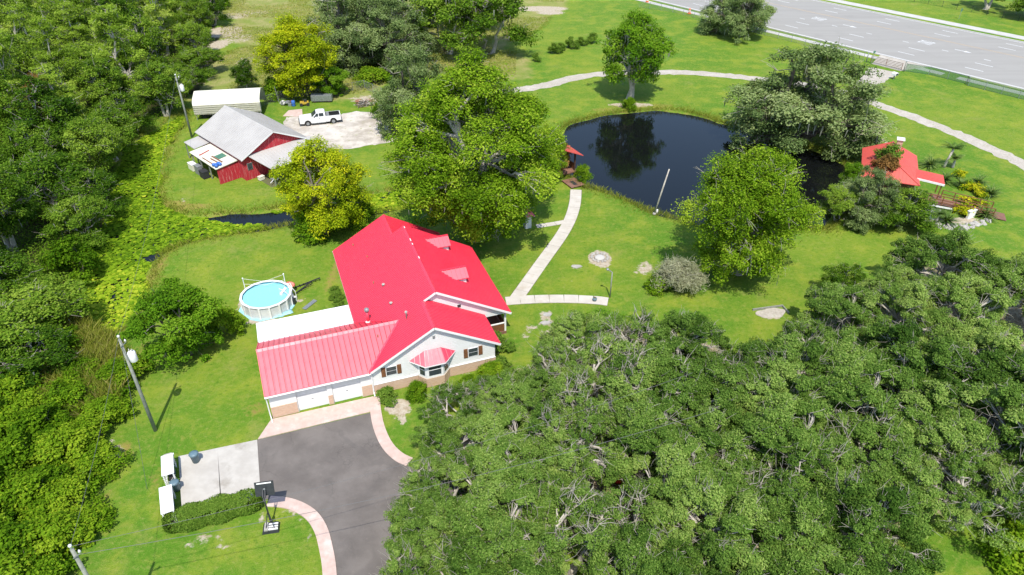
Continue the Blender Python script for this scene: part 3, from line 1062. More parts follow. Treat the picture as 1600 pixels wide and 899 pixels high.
# dormers
for v in (13.75, 7.95):
    zt = 5.55
    u0 = UR2 - (zt - EZ) / S
    u1 = u0 + 2.35
    hv, dz = .95, .62
    un = UR2 - (zt - dz - EZ) / S
    d = MB().add([(u0, v, zt), (u1, v, zt), (u1, v - hv, zt - dz), (un, v - hv, zt - dz), (u1, v + hv, zt - dz), (un, v + hv, zt - dz),
                  (u1, v, zt - .08), (u1, v - hv, zt - dz - .08), (u1, v + hv, zt - dz - .08), (un, v - hv, zt - dz - .08), (un, v + hv, zt - dz - .08)],
                 [(0, 3, 2, 1), (0, 1, 4, 5), (1, 2, 7, 6), (4, 1, 6, 8), (3, 9, 7, 2), (5, 4, 8, 10)]).build('dormer', M['redroof'], H)
    ws = hv - .2
    zb = zr2(u1 - .2, 0) - .1
    MB().add([(un - .3, v - ws, zt - dz), (u1 - .2, v - ws, zt - dz), (u1 - .2, v - ws, zb), (un - .3, v - ws, zr2(un - .3, 0) - .3), (un - .3, v + ws, zt - dz), (u1 - .2, v + ws, zt - dz), (u1 - .2, v + ws, zb),
              (un - .3, v + ws, zr2(un - .3, 0) - .3), (u1 - .2, v, zt - .1)],
             [(0, 1, 2, 3), (7, 6, 5, 4), (2, 1, 8, 5, 6)]).build('dormer_wall', M['siding'], d)
    MB().box(u1 - .2, u1 - .17, v - .42, v + .42, zb + .25, zt - dz + .12).build('dormer_window', M['glass'], d)
    m = MB()
    for k in range(6):
        f = (k + .5) / 6
        a = u0 + (u1 - u0) * f
        if a > un:
            e = 1.0
        else:
            e = (a - u0) / (un - u0)
        for s in (-1, 1):
            m.bar((a, v + s * .03, zt + .03), (a, v + s * hv * e, zt - dz * e + .03), .045, .05)
    m.bar((u0, v, zt + .03), (u1, v, zt + .03), .16, .07)
    m.build('seams', M['redroof'], d, kind='stuff')
# flue, vents
fl = MB().tube([(.95, 5.8, 3.0), (.95, 5.8, 4.45)], .13, 10).build('flue_pipe', M['redroof'], H, True)
MB().lathe([(.2, 0), (.22, .12), (.2, .26), (.05, .34)], 10, (.95, 5.8, 4.42)).build('flue_cap', M['greysteel'], fl, True)
MB().lathe([(.34, 0), (.28, .12), (.15, .22), (.14, .24)], 10, (.95, 5.8, 3.16)).build('flue_flashing', M['trim'], fl, True)
for uu, vv in ((3.03, 9.1), (3.07, 6.1)):
    MB().lathe([(.13, -.1), (.13, .12), (.17, .16), (.1, .22)], 8, (uu, vv, zl(uu, vv))).build('roof_vent', M['stone'], H, True)
MB().lathe([(.07, -.2), (.07, .55), (.12, .6), (.12, .75), (.04, .8)], 8, (3.75, 3.1, zl(3.75, 0))).build('roof_vent', M['stone'], H, True)
for uu, vv in ((2.6, 14.6), (2.35, 10.3), (1.8, 18.0)):
    MB().lathe([(.06, -.1), (.06, .22)], 6, (uu, vv, zl(uu, vv))).build('vent_pipe', M['rust'], H, True)
MB().lathe([(.05, -.1), (.05, .22)], 6, (1.2, 2.6, zgf(1.2, 2.6))).build('vent_pipe', M['rust'], H, True)
# flat white patio roof
MB().slab([(-8.07, 6.75, 2.62), (-.16, 6.75, 2.62), (-.16, 10.05, 2.46), (-8.07, 10.05, 2.46)], .16).build('patio_roof', M['membrane'], H)
for uu in (-7.95, -5.4, -2.8, -.4):
    MB().box(uu - .06, uu + .06, 9.8, 9.92, 0, 2.35).build('patio_post', M['trim'], H)
MB().box(-8.0, -.0, 6.75, 10.0, -.05, .06).build('patio_floor', M['concrete'], H)
# porch under the right eave
MB().box(10.42, 12.8, 4.3, 15.2, -.05, .3).build('porch_floor', M['deck'], H)
MB().box(10.42, 12.75, 4.36, 4.42, .35, 1.15).build('porch_panel', M['brown'], H)
MB().box(10.42, 12.78, 4.33, 4.45, 1.155, 1.23).build('porch_rail', M['trim'], H)
for vv in (4.4, 7.0, 9.6, 12.2, 14.9):
    MB().box(12.62, 12.78, vv - .08, vv + .08, .3, 2.55).build('porch_post', M['trim'], H)
    if vv < 14:
        MB().box(12.68, 12.74, vv + .09, vv + 2.5, .4, 1.15).build('porch_panel', M['brown'], H)
MB().box(10.405, 10.43, 5.2, 6.2, .4, 2.3).build('porch_door', M['brown'], H)
MB().box(10.405, 10.425, 8.0, 9.4, 1.1, 2.2).build('porch_window', M['glass'], H)

# ------------------------------------------------------------------ barn
BA = radians(45)
BO = P(376.6, 251, 3.0)
B = thing('red_barn', 'weathered red board barn with a pale metal gable roof and open lean-tos', 'barn', (*BO, 0), BA)
BW, BL, BE, BR = 9.7, 12.7, 3.0, 5.4
bs = (BR - BE) / (BW / 2)
bzl = lambda u, v: BE + bs * u
bzr = lambda u, v: BE + bs * (BW - u)
for poly, zf in (([(0, 0), (BW / 2, 0), (BW / 2, BL), (0, BL)], bzl), ([(BW / 2, 0), (BW, 0), (BW, BL), (BW / 2, BL)], bzr)):
    o = roof_plane('roof_slope', poly, zf, M['greyroof'], B, .07)
    plan_ribs(MB(), poly, zf, 'u', .42, .04, .025).build('seams', M['greyroof'], o, kind='stuff')
MB().add([(BW / 2 - .22, -.02, BR - .1), (BW / 2, -.02, BR + .05), (BW / 2 + .22, -.02, BR - .1), (BW / 2 - .22, BL, BR - .1), (BW / 2, BL, BR + .05), (BW / 2 + .22, BL, BR - .1)],
         [(0, 1, 4, 3), (1, 2, 5, 4), (0, 2, 1), (3, 4, 5)]).build('ridge_cap', M['greyroof'], B)
for v0, v1 in ((.4, .55), (BL - .55, BL - .4)):
    MB().slab([(.3, v0, 0), (BW - .3, v0, 0), (BW - .3, v0, bzr(BW - .3, 0) - .1), (BW / 2, v0, BR - .1), (.3, v0, bzl(.3, 0) - .1)], 0, (0, v1 - v0, 0)).build('gable_wall', M['barnred'], B)
m = MB()
k = .45
while k < BW - .4:
    m.box(k - .02, k + .02, .375, .398, .1, (bzl(k, 0) if k < BW / 2 else bzr(k, 0)) - .14)
    k += .3
m.build('battens', M['barnred'], B, kind='stuff')
MB().box(.3, .45, .56, BL - .56, 0, 2.95).build('side_wall', M['barnred'], B)
MB().box(BW - .45, BW - .3, .56, BL - .56, 0, 2.95).build('side_wall', M['barnred'], B)
wn_ = MB().box(.75, 1.45, .34, .372, 1.3, 2.2).build('window', M['greysteel'], B)
MB().box(.82, 1.38, .32, .34, 1.36, 2.14).build('pane', M['glass'], wn_)
for p, q in (((0, .0, BE - .1), (BW / 2, .0, BR - .1)), ((BW / 2, .0, BR - .1), (BW, .0, BE - .1))):
    MB().bar(p, q, .05, .16).build('rake_board', M['trim'], B)
# front lean-to roof over the open bay
lz = lambda u, v: 2.35 + .22 * (v + 3.6)
lp = [(2.0, -3.6), (9.9, -3.6), (9.9, .38), (1.0, .38)]
o = roof_plane('lean_to_roof', lp, lz, M['greyroof'], B, .06)
plan_ribs(MB(), lp, lz, 'v', .42, .04, .025).build('seams', M['greyroof'], o, kind='stuff')
for uu in (2.2, 4.7, 7.2, 9.7):
    MB().box(uu - .07, uu + .07, -3.5, -3.36, 0, 2.3).build('lean_to_post', M['pole'], B)
MB().box(2.0, 9.9, -3.5, -3.38, 2.2, 2.31).build('lean_to_beam', M['darkwood'], B)
MB().box(1.6, 9.9, -3.5, .37, -.05, .012).build('lean_to_floor', M['litterbed'], B)
# left lean-to: red near wall and cluttered flat pale roof
lz2 = lambda u, v: 2.15 + .10 * (u + 3.0)
o = roof_plane('side_lean_to_roof', [(-2.7, 1.6), (.28, 1.6), (.28, 8.9), (-2.7, 8.9)], lz2, M['cream'], B, .1)
plan_ribs(MB(), [(-2.7, 1.6), (.28, 1.6), (.28, 8.9), (-2.7, 8.9)], lz2, 'u', .9, .04, .02).build('seams', M['cream'], o, kind='stuff')
MB().box(-2.5, .28, 1.75, 1.87, 0, 2.1).build('side_lean_to_wall', M['barnred'], B)
m = MB()
k = -2.3
while k < .2:
    m.box(k - .02, k + .02, 1.725, 1.748, .05, 2.05)
    k += .3
m.build('battens', M['barnred'], B, kind='stuff')
for vv in (4.0, 6.4, 8.7):
    MB().box(-2.55, -2.42, vv - .06, vv + .06, 0, 2.1).build('side_lean_to_post', M['pole'], B)
o = roof_plane('rear_lean_to_roof', [(-1.9, 9.1), (.28, 9.1), (.28, 12.2), (-1.9, 12.2)], lambda u, v: 2.3 + .12 * (u + 2), M['greyroof'], B, .07)
for vv in (9.2, 12.1):
    MB().box(-1.8, -1.68, vv - .06, vv + .06, 0, 2.25).build('side_lean_to_post', M['pole'], B)


def bw(u, v):
    return (BO[0] + cos(BA) * u - sin(BA) * v, BO[1] + sin(BA) * u + cos(BA) * v)


def on_roof(name, label, cat, u, v, sx, sy, sz, mat, rz=0.0, extra=None):
    x, y = bw(u, v)
    z = lz2(u, v) + .05
    m = MB().cbox(0, 0, sz / 2, sx, sy, sz)
    if extra:
        extra(m)
    o = m.build(name, mat)
    o.location = (x, y, z)
    o.rotation_euler = (0, -.1, BA + rz)
    return tag(o, label, cat)


on_roof('green_panel', 'flat green sheet lying on the pale lean-to roof of the barn', 'panel', -.75, 4.3, 1.25, 1.15, .04, M['green'], 0, lambda m: m.box(-.6, .6, -.03, .03, .04, .07))
on_roof('timber_plank', 'rusty brown plank on the barn lean-to roof, the longer one near the green sheet', 'plank', -1.35, 3.9, .16, 2.6, .06, M['rust'], .04, lambda m: m.box(-.05, .05, -1.2, 1.2, .06, .09))
on_roof('timber_plank', 'rusty brown plank on the barn lean-to roof, the shorter one toward the outer edge', 'plank', -1.75, 3.7, .14, 2.0, .06, M['rust'], .06, lambda m: m.box(-.04, .04, -.9, .9, .06, .09))
on_roof('red_pole', 'thin red pole lying across the far end of the pale lean-to roof', 'pole', -1.6, 6.9, 1.5, .08, .07, M['red'], .2, lambda m: m.box(-.7, -.6, -.06, .06, 0, .1))
on_roof('timber_plank', 'long brown board lying along the outer edge of the barn lean-to roof', 'plank', -2.35, 4.4, .12, 2.8, .05, M['rust'], .02, lambda m: m.box(-.04, .04, -1.3, 1.3, .05, .08))
x, y = bw(-2.1, 2.3)
m = MB()
for k in range(9):
    a = k * .7
    m.lathe([(.28 - .01 * k, 0), (.24, .12 + .02 * k), (.1, .2 + .02 * k)], 7, (x + .45 * cos(a) * (k % 3) / 2, y + .5 * sin(a) * (k % 4) / 3, 2.28))
tag(m.build('blue_tarp', M['blue'], smooth=True), 'crumpled bright blue tarp at the near corner of the barn lean-to roof', 'tarp')
# things under the front lean-to
x, y = bw(3.1, -2.2)
w = thing('utility_trailer', 'small grey trailer with a white frame under the barn front roof', 'trailer', (x, y, 0), BA + .6)
MB().box(-.8, .8, -.5, .5, .45, .55).build('bed', M['greysteel'], w)
for s in (-1, 1):
    MB().tube([(0, s * .6, .3), (0, s * .72, .3)], .3, 12).build('wheel', M['rubber'], w)
MB().bar((-.8, 0, .5), (-1.7, 0, .45), .08).build('drawbar', M['trim'], w)
MB().box(.72, .8, -.5, .5, .55, .95).build('tailboard', M['trim'], w)
for i, (uu, vv, sx, sy, sz, mt, nm, lb) in enumerate(((1.75, -.7, .7, .5, .5, 'cream', 'storage_crate', 'cream crate on the ground at the left mouth of the barn bay'), (5.2, -1.0, 1.6, .7, .9, 'greysteel', 'work_bench', 'grey work bench in the shade under the barn front roof'),
                                                      (7.2, -1.2, 1.2, .8, 1.1, 'dark', 'storage_cabinet', 'dark cabinet deep under the barn front roof'))):
    x, y = bw(uu, vv)
    w = thing(nm, lb, nm.split('_')[-1], (x, y, 0), BA + .1)
    MB().box(-sx / 2, sx / 2, -sy / 2, sy / 2, .08, sz).build('body', M[mt], w)
    MB().box(-sx / 2 - .03, sx / 2 + .03, -sy / 2 - .03, sy / 2 + .03, sz + .002, sz + .05).build('top', M[mt], w)
    for a in (-1, 1):
        MB().box(a * (sx / 2 - .05) - .04, a * (sx / 2 - .05) + .04, -sy / 2, sy / 2, 0, .078).build('foot', M['darkwood'], w)
# clutter along the outer side of the left lean-to
for k, (vv, mt, nm, lb, sz) in enumerate(((8.3, 'cream', 'chest_freezer', 'white chest freezer beside the far corner of the barn lean-to', (.7, 1.3, .85)), (6.6, 'greysteel', 'metal_cabinet', 'grey metal cabinet against the outer side of the lean-to', (.6, 1.0, 1.1)),
                                          (5.0, 'dark', 'black_drum', 'dark crate stack beside the middle of the lean-to', (.8, 1.1, .9)))):
    x, y = bw(-2.95, vv)
    w = thing(nm if nm != 'black_drum' else 'crate_stack', lb, 'freezer' if k == 0 else 'cabinet' if k == 1 else 'crates', (x, y, 0), BA)
    MB().box(-sz[0] / 2, sz[0] / 2, -sz[1] / 2, sz[1] / 2, .05, sz[2]).build('body', M[mt], w)
    MB().box(-sz[0] / 2 - .02, sz[0] / 2 + .02, -sz[1] / 2 - .02, sz[1] / 2 + .02, sz[2] + .002, sz[2] + .06).build('lid', M['trim' if k == 0 else mt], w)

# ------------------------------------------------------------------ white metal carport
cx, cy = P(290 + 75 / 5.29, 130 + 262 / 5.29, .9)
C = thing('metal_carport', 'long cream white metal carport with an open end beyond the barn', 'carport', (cx, cy, 0), radians(9))
prof = [(0, .9), (0, 2.25), (.25, 2.75), (1.0, 3.1), (2.6, 3.55), (4.2, 3.1), (4.95, 2.75), (5.2, 2.25), (5.2, .9)]
CLEN = 9.6
for i in range(len(prof) - 1):
    (y0, z0), (y1, z1) = prof[i], prof[i + 1]
    o = MB().slab([(0, y0, z0), (CLEN, y0, z0), (CLEN, y1, z1), (0, y1, z1)], .05).build('roof_sheet' if 1 < i < 6 else 'side_sheet', M['cream'], C)
    if i in (0, len(prof) - 2):
        m = MB()
        for k in range(4):
            z = z0 + (z1 - z0) * (k + .7) / 4.6
            m.box(0, CLEN, y0 - .06 if i == 0 else y0 + .01, y0 - .01 if i == 0 else y0 + .06, z - .04, z)
        m.build('corrugations', M['cream'], o, kind='stuff')
m = MB()
m.add([(.06, y, z - .03) for y, z in prof], [tuple(range(len(prof)))])
m.build('end_sheet', M['cream'], C)
for k in range(5):
    for yy in (.1, 5.1):
        xx = .2 + k * (CLEN - .4) / 4
        MB().box(xx - .04, xx + .04, yy - .04, yy + .04, 0, 1.0).build('leg', M['greysteel'], C)
for k in range(len(prof) - 1):
    MB().bar((CLEN - .02, prof[k][0], prof[k][1] - .1), (CLEN - .02, prof[k + 1][0], prof[k + 1][1] - .1), .07).build('end_arch', M['steel'], C)
for i, (xx, yy, sx, sy, sz, mt, nm, lb) in enumerate(((2.0, 1.2, 2.6, 1.2, 1.2, 'dark', 'covered_machine', 'dark machine stored low under the near side of the carport'), (7.6, 2.6, 2.4, 1.5, 1.3, 'greysteel', 'stored_boat_trailer', 'grey equipment stored at the open end of the carport'))):
    a = radians(9)
    w = thing(nm, lb, 'equipment', (cx + cos(a) * xx - sin(a) * yy, cy + sin(a) * xx + cos(a) * yy, 0), a)
    MB().add([(-sx / 2, -sy / 2, .35), (sx / 2, -sy / 2, .35), (sx / 2, sy / 2, .35), (-sx / 2, sy / 2, .35), (-sx / 3, -sy / 3, sz), (sx / 4, -sy / 3, sz), (sx / 4, sy / 3, sz), (-sx / 3, sy / 3, sz)],
             [(3, 2, 1, 0), (4, 5, 6, 7), (0, 1, 5, 4), (1, 2, 6, 5), (2, 3, 7, 6), (3, 0, 4, 7)]).build('body', M[mt], w)
    for s in (-1, 1):
        for q in (-1, 1):
            MB().tube([(q * sx * .3, s * sy * .42, .3), (q * sx * .3, s * sy * .55, .3)], .3, 10).build('wheel', M['rubber'], w)


# ------------------------------------------------------------------ white pickup
M['carwhite'] = pmat('white_car_paint', (.78, .78, .77), (.74, .74, .73), 1.0, .2, spec=.6)


def arch(cx, r, z0, n=7):
    return [(cx + r * cos(pi - pi * k / (n - 1)), z0 + r * sin(pi - pi * k / (n - 1))) for k in range(n)]


f0, r0 = P(483.7, 197.5), P(520, 193.7)
ang = atan2(f0[1] - r0[1], f0[0] - r0[0])
mx, my = (f0[0] + r0[0]) / 2, (f0[1] + r0[1]) / 2
T = thing('pickup_truck', 'white extended cab pickup truck parked on the sandy yard beside the barn', 'pickup', (mx + sin(ang) * .97, my - cos(ang) * .97, 0), ang)
W2 = .97
prof = [(-.78, .42)] + [(1.35, .42)] + arch(1.83, .48, .42)[0:] + [(2.85, .45), (2.95, .6), (2.93, .98), (2.7, 1.12), (1.25, 1.2), (-.78, 1.22)]
prof = [(-.78, .42), (1.33, .42)] + arch(1.83, .48, .42)[1:-1] + [(2.33, .42), (2.9, .46), (2.97, .62), (2.94, .98), (2.7, 1.12), (1.25, 1.2), (-.78, 1.22)]
MB().slab([(x, -W2, z) for x, z in prof], 0, (0, 2 * W2, 0)).build('body', M['carwhite'], T)
prof = [(-2.95, .5), (-2.34, .46)] + arch(-1.84, .48, .44)[1:-1] + [(-1.34, .42), (-.8, .42), (-.8, 1.24), (-2.95, 1.24)]
for s in (-1, 1):
    MB().slab([(x, s * W2, z) for x, z in prof], 0, (0, -s * .12, 0)).build('bed_side', M['carwhite'], T)
MB().box(-2.9, -.79, -W2 + .13, W2 - .13, .68, .76).build('bed_floor', M['dark'], T)
MB().box(-2.97, -2.86, -W2 + .122, W2 - .122, .5, 1.22).build('tailgate', M['carwhite'], T)
MB().box(-.9, -.79, -W2 + .13, W2 - .13, .76, 1.24).build('bed_front', M['dark'], T)
for sy_ in (-1, 1):
    MB().box(-2.85, -.91, sy_ * (W2 - .145) - .01, sy_ * (W2 - .145) + .01, .762, 1.26).build('bed_liner', M['black'], T)
MB().box(-2.85, -2.835, -W2 + .16, W2 - .16, .762, 1.235).build('bed_liner', M['black'], T)
MB().box(-1.35, -.92, -W2 + .14, W2 - .14, .98, 1.27).build('tool_box', M['greysteel'], T)
MB().box(-3.12, -2.98, -.95, .95, .45, .65).build('rear_bumper', M['steel'], T)
MB().box(2.95, 3.08, -.96, .96, .42, .66).build('front_bumper', M['black'], T)
MB().box(2.955, 2.985, -.5, .5, .7, .95).build('grille', M['black'], T)
for s in (-1, 1):
    MB().box(2.90, 2.975, s * .75 - .17, s * .75 + .17, .74, .95).build('headlight', M['steel'], T)
    MB().box(-3.0, -2.972, s * .86 - .08, s * .86 + .08, .8, 1.15).build('tail_light', M['red'], T)
cab = [(1.2, 1.19), (.45, 1.80), (.1, 1.86), (-.6, 1.84), (-.78, 1.75), (-.79, 1.21)]
n = len(cab)
vs = [(x, -W2 + .02 if z < 1.3 else -.76, z) for x, z in cab] + [(x, W2 - .02 if z < 1.3 else .76, z) for x, z in cab]
MB().add(vs, [tuple(range(n)), tuple(range(2 * n - 1, n - 1, -1))] + [((i + 1) % n, i, n + i, n + (i + 1) % n) for i in range(n)]).build('cab', M['carwhite'], T)
MB().slab([(1.16, -.86, 1.245), (1.16, .86, 1.245), (.50, .70, 1.775), (.50, -.70, 1.775)], 0, (.02, 0, .02)).build('windshield', M['glass'], T)
MB().slab([(-.80, -.7, 1.32), (-.80, .7, 1.32), (-.80, .66, 1.68), (-.80, -.66, 1.68)], 0, (-.015, 0, 0)).build('rear_window', M['glass'], T)
for s in (-1, 1):
    for x0, x1 in ((.86, .22), (.12, -.55)):
        xa = x0 if x0 > .5 else x0
        xt = .45 if x0 > .5 else x0
        MB().slab([(xa, s * .925, 1.3), (x1, s * .925, 1.3), (x1, s * .80, 1.74), (xt, s * .80, 1.74)], 0, (0, s * .02, .005)).build('side_window', M['glass'], T)
    MB().box(.74, .9, s * 1.0 - .1 * (s > 0), s * 1.0 + .1 * (s < 0), 1.2, 1.38).build('mirror', M['black'], T)
    MB().box(-.75, 1.3, s * W2 - .02, s * W2 + .07, .36, .42).build('running_board', M['steel'], T)
    MB().box(.0, .16, s * W2, s * (W2 + .015), .98, 1.03).build('door_handle', M['black'], T)
    for xc in (1.83, -1.84):
        w = MB().tube([(xc, s * (W2 - .24), .38), (xc, s * (W2 - .01), .38)], .38, 18).build('wheel', M['rubber'], T)
        MB().tube([(xc, s * (W2 - .02), .38), (xc, s * (W2 + .005), .38)], .23, 12).build('rim', M['steel'], w)

# ------------------------------------------------------------------ above-ground pool
PX, PY, PR = -23.2, 55.3, 2.3
L = thing('swimming_pool', 'round above-ground pool with a white wall and pale blue water', 'pool', (PX, PY, 0))
n = 16
M['poolwall'] = pmat('pale_pool_wall', (.62, .62, .60), (.52, .53, .53), 3, .5)
M['poolliner'] = pmat('pale_blue_liner', (.20, .50, .62), (.26, .56, .66), 1.5, .4)
t = NT('pool_water')
t.base((.24, .60, .66))
t.set(Roughness=.08)
t.bump(t.noise(3.5, 3, .5), .02, .4)
M['poolwater'] = t.m
pt = lambda r, k: (r * cos(2 * pi * k / n), r * sin(2 * pi * k / n))
for k in range(n):
    a, b = pt(PR, k), pt(PR, k + 1)
    c, d = pt(PR - .05, k), pt(PR - .05, k + 1)
    MB().prism([a, b, d, c], 0, 1.2).build('wall_panel', M['poolwall'], L)
    a, b = pt(PR + .1, k), pt(PR + .1, k + 1)
    c, d = pt(PR - .12, k), pt(PR - .12, k + 1)
    MB().prism([a, b, d, c], 1.203, 1.26).build('top_rail', M['trim'], L)
    x, y = pt(PR + .05, k)
    MB().cbox(x, y, .6, .1, .16, 1.2, 2 * pi * k / n).build('upright', M['trim'], L)
MB().prism([pt(PR - .08, k) for k in range(n)], .02, 1.02).build('water', M['poolwater'], L)
m = MB()
for k in range(n):
    a, b = pt(PR - .055, k), pt(PR - .055, k + 1)
    m.add([(*a, 1.0), (*b, 1.0), (*b, 1.2), (*a, 1.2)], [(0, 1, 2, 3), (3, 2, 1, 0)])
m.build('liner', M['poolliner'], L)
MB().prism([pt(PR + .28 + .14 * sin(k * 2.3), k) for k in range(n)], .004, .03).build('ground_cloth', M['tarp'], L)
# net poles
for (bx, by, tx, ty, lb) in ((384, 455, 378, 432, 'left'), (447, 448, 439, 421, 'right')):
    x, y = P(bx, by, .9)
    w = thing('net_post', f'slim pale volleyball net post at the {lb} side of the round pool', 'post', (x, y, 0), group='pool net posts')
    MB().tube([(0, 0, 0), (0, 0, 2.35)], .035, 6).build('post', M['trim'], w)
    MB().lathe([(.07, 0), (.07, .06), (.02, .1)], 8, (0, 0, 2.33)).build('cap', M['trim'], w)
    MB().cbox(0, 0, .9, .16, .16, .12).build('clamp', M['greysteel'], w)
a, b = P(384, 455, .9), P(447, 448, .9)
m = MB()
m.tube([(a[0], a[1], 2.3), ((a[0] + b[0]) / 2, (a[1] + b[1]) / 2, 1.75), (b[0], b[1], 2.3)], .012, 4)
m.tube([(a[0], a[1], 1.7), ((a[0] + b[0]) / 2, (a[1] + b[1]) / 2, 1.35), (b[0], b[1], 1.7)], .012, 4)
tag(m.build('pool_net_rope', M['trim']), 'sagging rope of the net strung across the round pool', 'rope')
# steps, filter, float
x, y = P(457, 470)
w = thing('pool_steps', 'white plastic entry steps standing on the right side of the round pool', 'steps', (x - .35, y - .1, 0), radians(-12))
for k in range(4):
    MB().box(-.45 + k * .28, -.2 + k * .28, -.5, .5, .02, 1.2 - k * .28).build('step', M['trim'], w)
for s in (-1, 1):
    MB().tube([(-.4, s * .5, 1.2), (-.4, s * .5, 1.75), (.1, s * .5, 1.6), (.6, s * .5, .9), (.65, s * .5, .1)], .03, 6).build('handrail', M['trim'], w)
MB().cbox(.75, -.3, .35, .3, .35, .6).build('gate', M['black'], w)
x, y = P(455, 452)
w = thing('pool_filter', 'grey pool filter tank with a bent white hose behind the pool steps', 'filter', (x - .1, y - .7, 0))
MB().lathe([(.25, .05), (.28, .2), (.28, .7), (.2, .9), (.08, 1.0)], 12).build('tank', M['greysteel'], w, True)
MB().tube([(0, 0, .95), (.3, .15, 1.1), (.55, -.2, .9), (.55, -.6, .2)], .05, 6).build('hose', M['trim'], w, True)
x, y = P(452, 446, .8)
w = MB().lathe([(.1, 0), (.42, .05), (.46, .16), (.36, .26), (.3, .2), (.05, .2)], 12).build('pool_float', M['floatred'], None, True)
w.location = (x, y, .8)
w.scale = (1.2, .8, .8)
w.rotation_euler = (.5, .2, .4)
tag(w, 'faded red float propped at the far right rim of the round pool', 'float')
# pale blue mats and plank, dark rack
for i, (px, py, sx, sy, rz, lb) in enumerate(((443, 491, 1.7, .65, .5, 'crumpled pale blue pool mat on the grass between pool and white patio roof'),)):
    x, y = P(px, py)
    m = MB()
    nn = 8
    for a in range(nn + 1):
        for b in range(4):
            m.v.append(((a / nn - .5) * sx, (b / 3 - .5) * sy, .04 + .05 * sin(a * 1.7 + b) ** 2))
    for a in range(nn):
        for b in range(3):
            m.f.append((a * 4 + b, (a + 1) * 4 + b, (a + 1) * 4 + b + 1, a * 4 + b + 1))
    o = m.build('pool_mat', M['tarp'], None, True)
    md = o.modifiers.new('thick', 'SOLIDIFY')
    md.thickness = .03
    o.location = (x, y, .01)
    o.rotation_euler = (0, 0, rz)
    tag(o, lb, 'mat')
a, b = P(475, 484), P(493, 470)
w = thing('aluminium_plank', 'silver grey plank lying on the lawn behind the white patio roof', 'plank', ((a[0] + b[0]) / 2, (a[1] + b[1]) / 2, 0), atan2(b[1] - a[1], b[0] - a[0]))
Ln = hypot(b[0] - a[0], b[1] - a[1])
for k in range(3):
    MB().box(-Ln / 2, Ln / 2, -.21 + k * .142, -.21 + k * .142 + .136, .04, .09).build('board', M['steel'], w)
for s in (-1, 1):
    MB().box(s * Ln * .4 - .04, s * Ln * .4 + .04, -.22, .22, 0, .038).build('cleat', M['steel'], w)
x, y = P(482, 447)
w = thing('wire_rack', 'dark green folded wire rack with prongs lying on the lawn right of the pool', 'rack', (x, y, 0), radians(25))
for p, q in (((-1.3, .2, .05), (1.3, .5, .3)), ((-1.5, -.9, .05), (.3, .1, .3)), ((-.2, .1, .05), (.1, .3, .25))):
    MB().bar(p, q, .09).build('rail', M['dark'], w)
for k in range(7):
    f = k / 6
    MB().bar((-1.2 + 2.4 * f, .22 + .28 * f, .06), (-1.25 + 2.4 * f, -.1 + .28 * f, .45), .06).build('prong', M['dark'], w)
    MB().bar((-1.4 + 1.6 * f, -.85 + .85 * f, .06), (-1.2 + 1.6 * f, -1.15 + .85 * f, .4), .06).build('prong', M['dark'], w)


# ------------------------------------------------------------------ utility poles and wires
def upole(x, y, h, lb, transformer=True, tdir=0.0, lean=(0, 0)):
    w = thing('utility_pole', lb, 'utility pole', (x, y, 0), group='wooden utility poles')
    MB().tube([(0, 0, -.1), (lean[0] * .5, lean[1] * .5, h * .5), (lean[0], lean[1], h)], [.15, .125, .095], 10).build('pole', M['pole'], w, True)
    MB().lathe([(.05, 0), (.05, .18), (.09, .2), (.09, .3), (.03, .36)], 8, (lean[0], lean[1], h)).build('insulator', M['trim'], w, True)
    MB().bar((-.05, -.13, h - .6), (.45, -.13, h - .15), .05).build('bracket', M['greysteel'], w)
    MB().lathe([(.05, 0), (.05, .1), (.08, .12), (.03, .25)], 8, (.45, -.13, h - .15)).build('insulator', M['trim'], w, True)
    if transformer:
        cx, cy = .42 * cos(tdir), .42 * sin(tdir)
        tk = MB().lathe([(.24, 0), (.27, .05), (.27, .75), (.2, .85), (.06, .88)], 14, (cx, cy, h - 2.0)).build('transformer', M['trim'], w, True)
        for a in (-.1, .1):
            MB().lathe([(.04, 0), (.05, .1), (.03, .22)], 6, (cx + a, cy, h - 1.14)).build('bushing', M['stone'], tk, True)
        MB().cbox(cx * .45, cy * .45, h - 1.6, .3, .12, .5, tdir).build('hanger', M['greysteel'], w)
    return w


x1, y1 = P(243, 673)
upole(x1, y1, 8.9, 'tall wooden utility pole with a transformer on the lawn beside the lily pads', True, radians(10))
x2, y2 = P(300, 215)
upole(x2, y2, 8.7, 'grey utility pole with a transformer near the far left corner of the barn', True, radians(10))
x3, y3 = P(112, 858, 8.7)
upole(x3, y3, 8.7, 'utility pole leaning into view at the bottom left corner', False)


def wire(name, a, b, sag, lb, r=.012, grp='overhead wires'):
    pts = []
    for k in range(13):
        f = k / 12
        pts.append((a[0] + (b[0] - a[0]) * f, a[1] + (b[1] - a[1]) * f, a[2] + (b[2] - a[2]) * f - sag * 4 * f * (1 - f)))
    return tag(MB().tube(pts, r, 4).build(name, M['wire']), lb, 'wire', grp)


wire('overhead_wire', (x1, y1, 9.1), (x2, y2, 8.9), 1.2, 'thin overhead wire running from the lawn pole to the pole by the barn')
wire('overhead_wire', (x3, y3, 8.9), (x1, y1, 9.1), .4, 'thin overhead wire between the bottom left pole and the lawn pole')
wire('overhead_wire', (x3, y3, 8.9), (12.0, 36.0, 8.4), .9, 'upper thin wire crossing the bottom of the driveway to the oaks')
wire('overhead_wire', (x3, y3, 8.2), (13.0, 33.5, 7.4), 1.0, 'lower thin wire crossing the driveway at the bottom edge', .016)
gx, gy = P(230, 765)
wire('guy_wire', (x1, y1, 8.4), (gx, gy, 0), 0, 'guy wire slanting from the lawn utility pole down to the grass', .012)
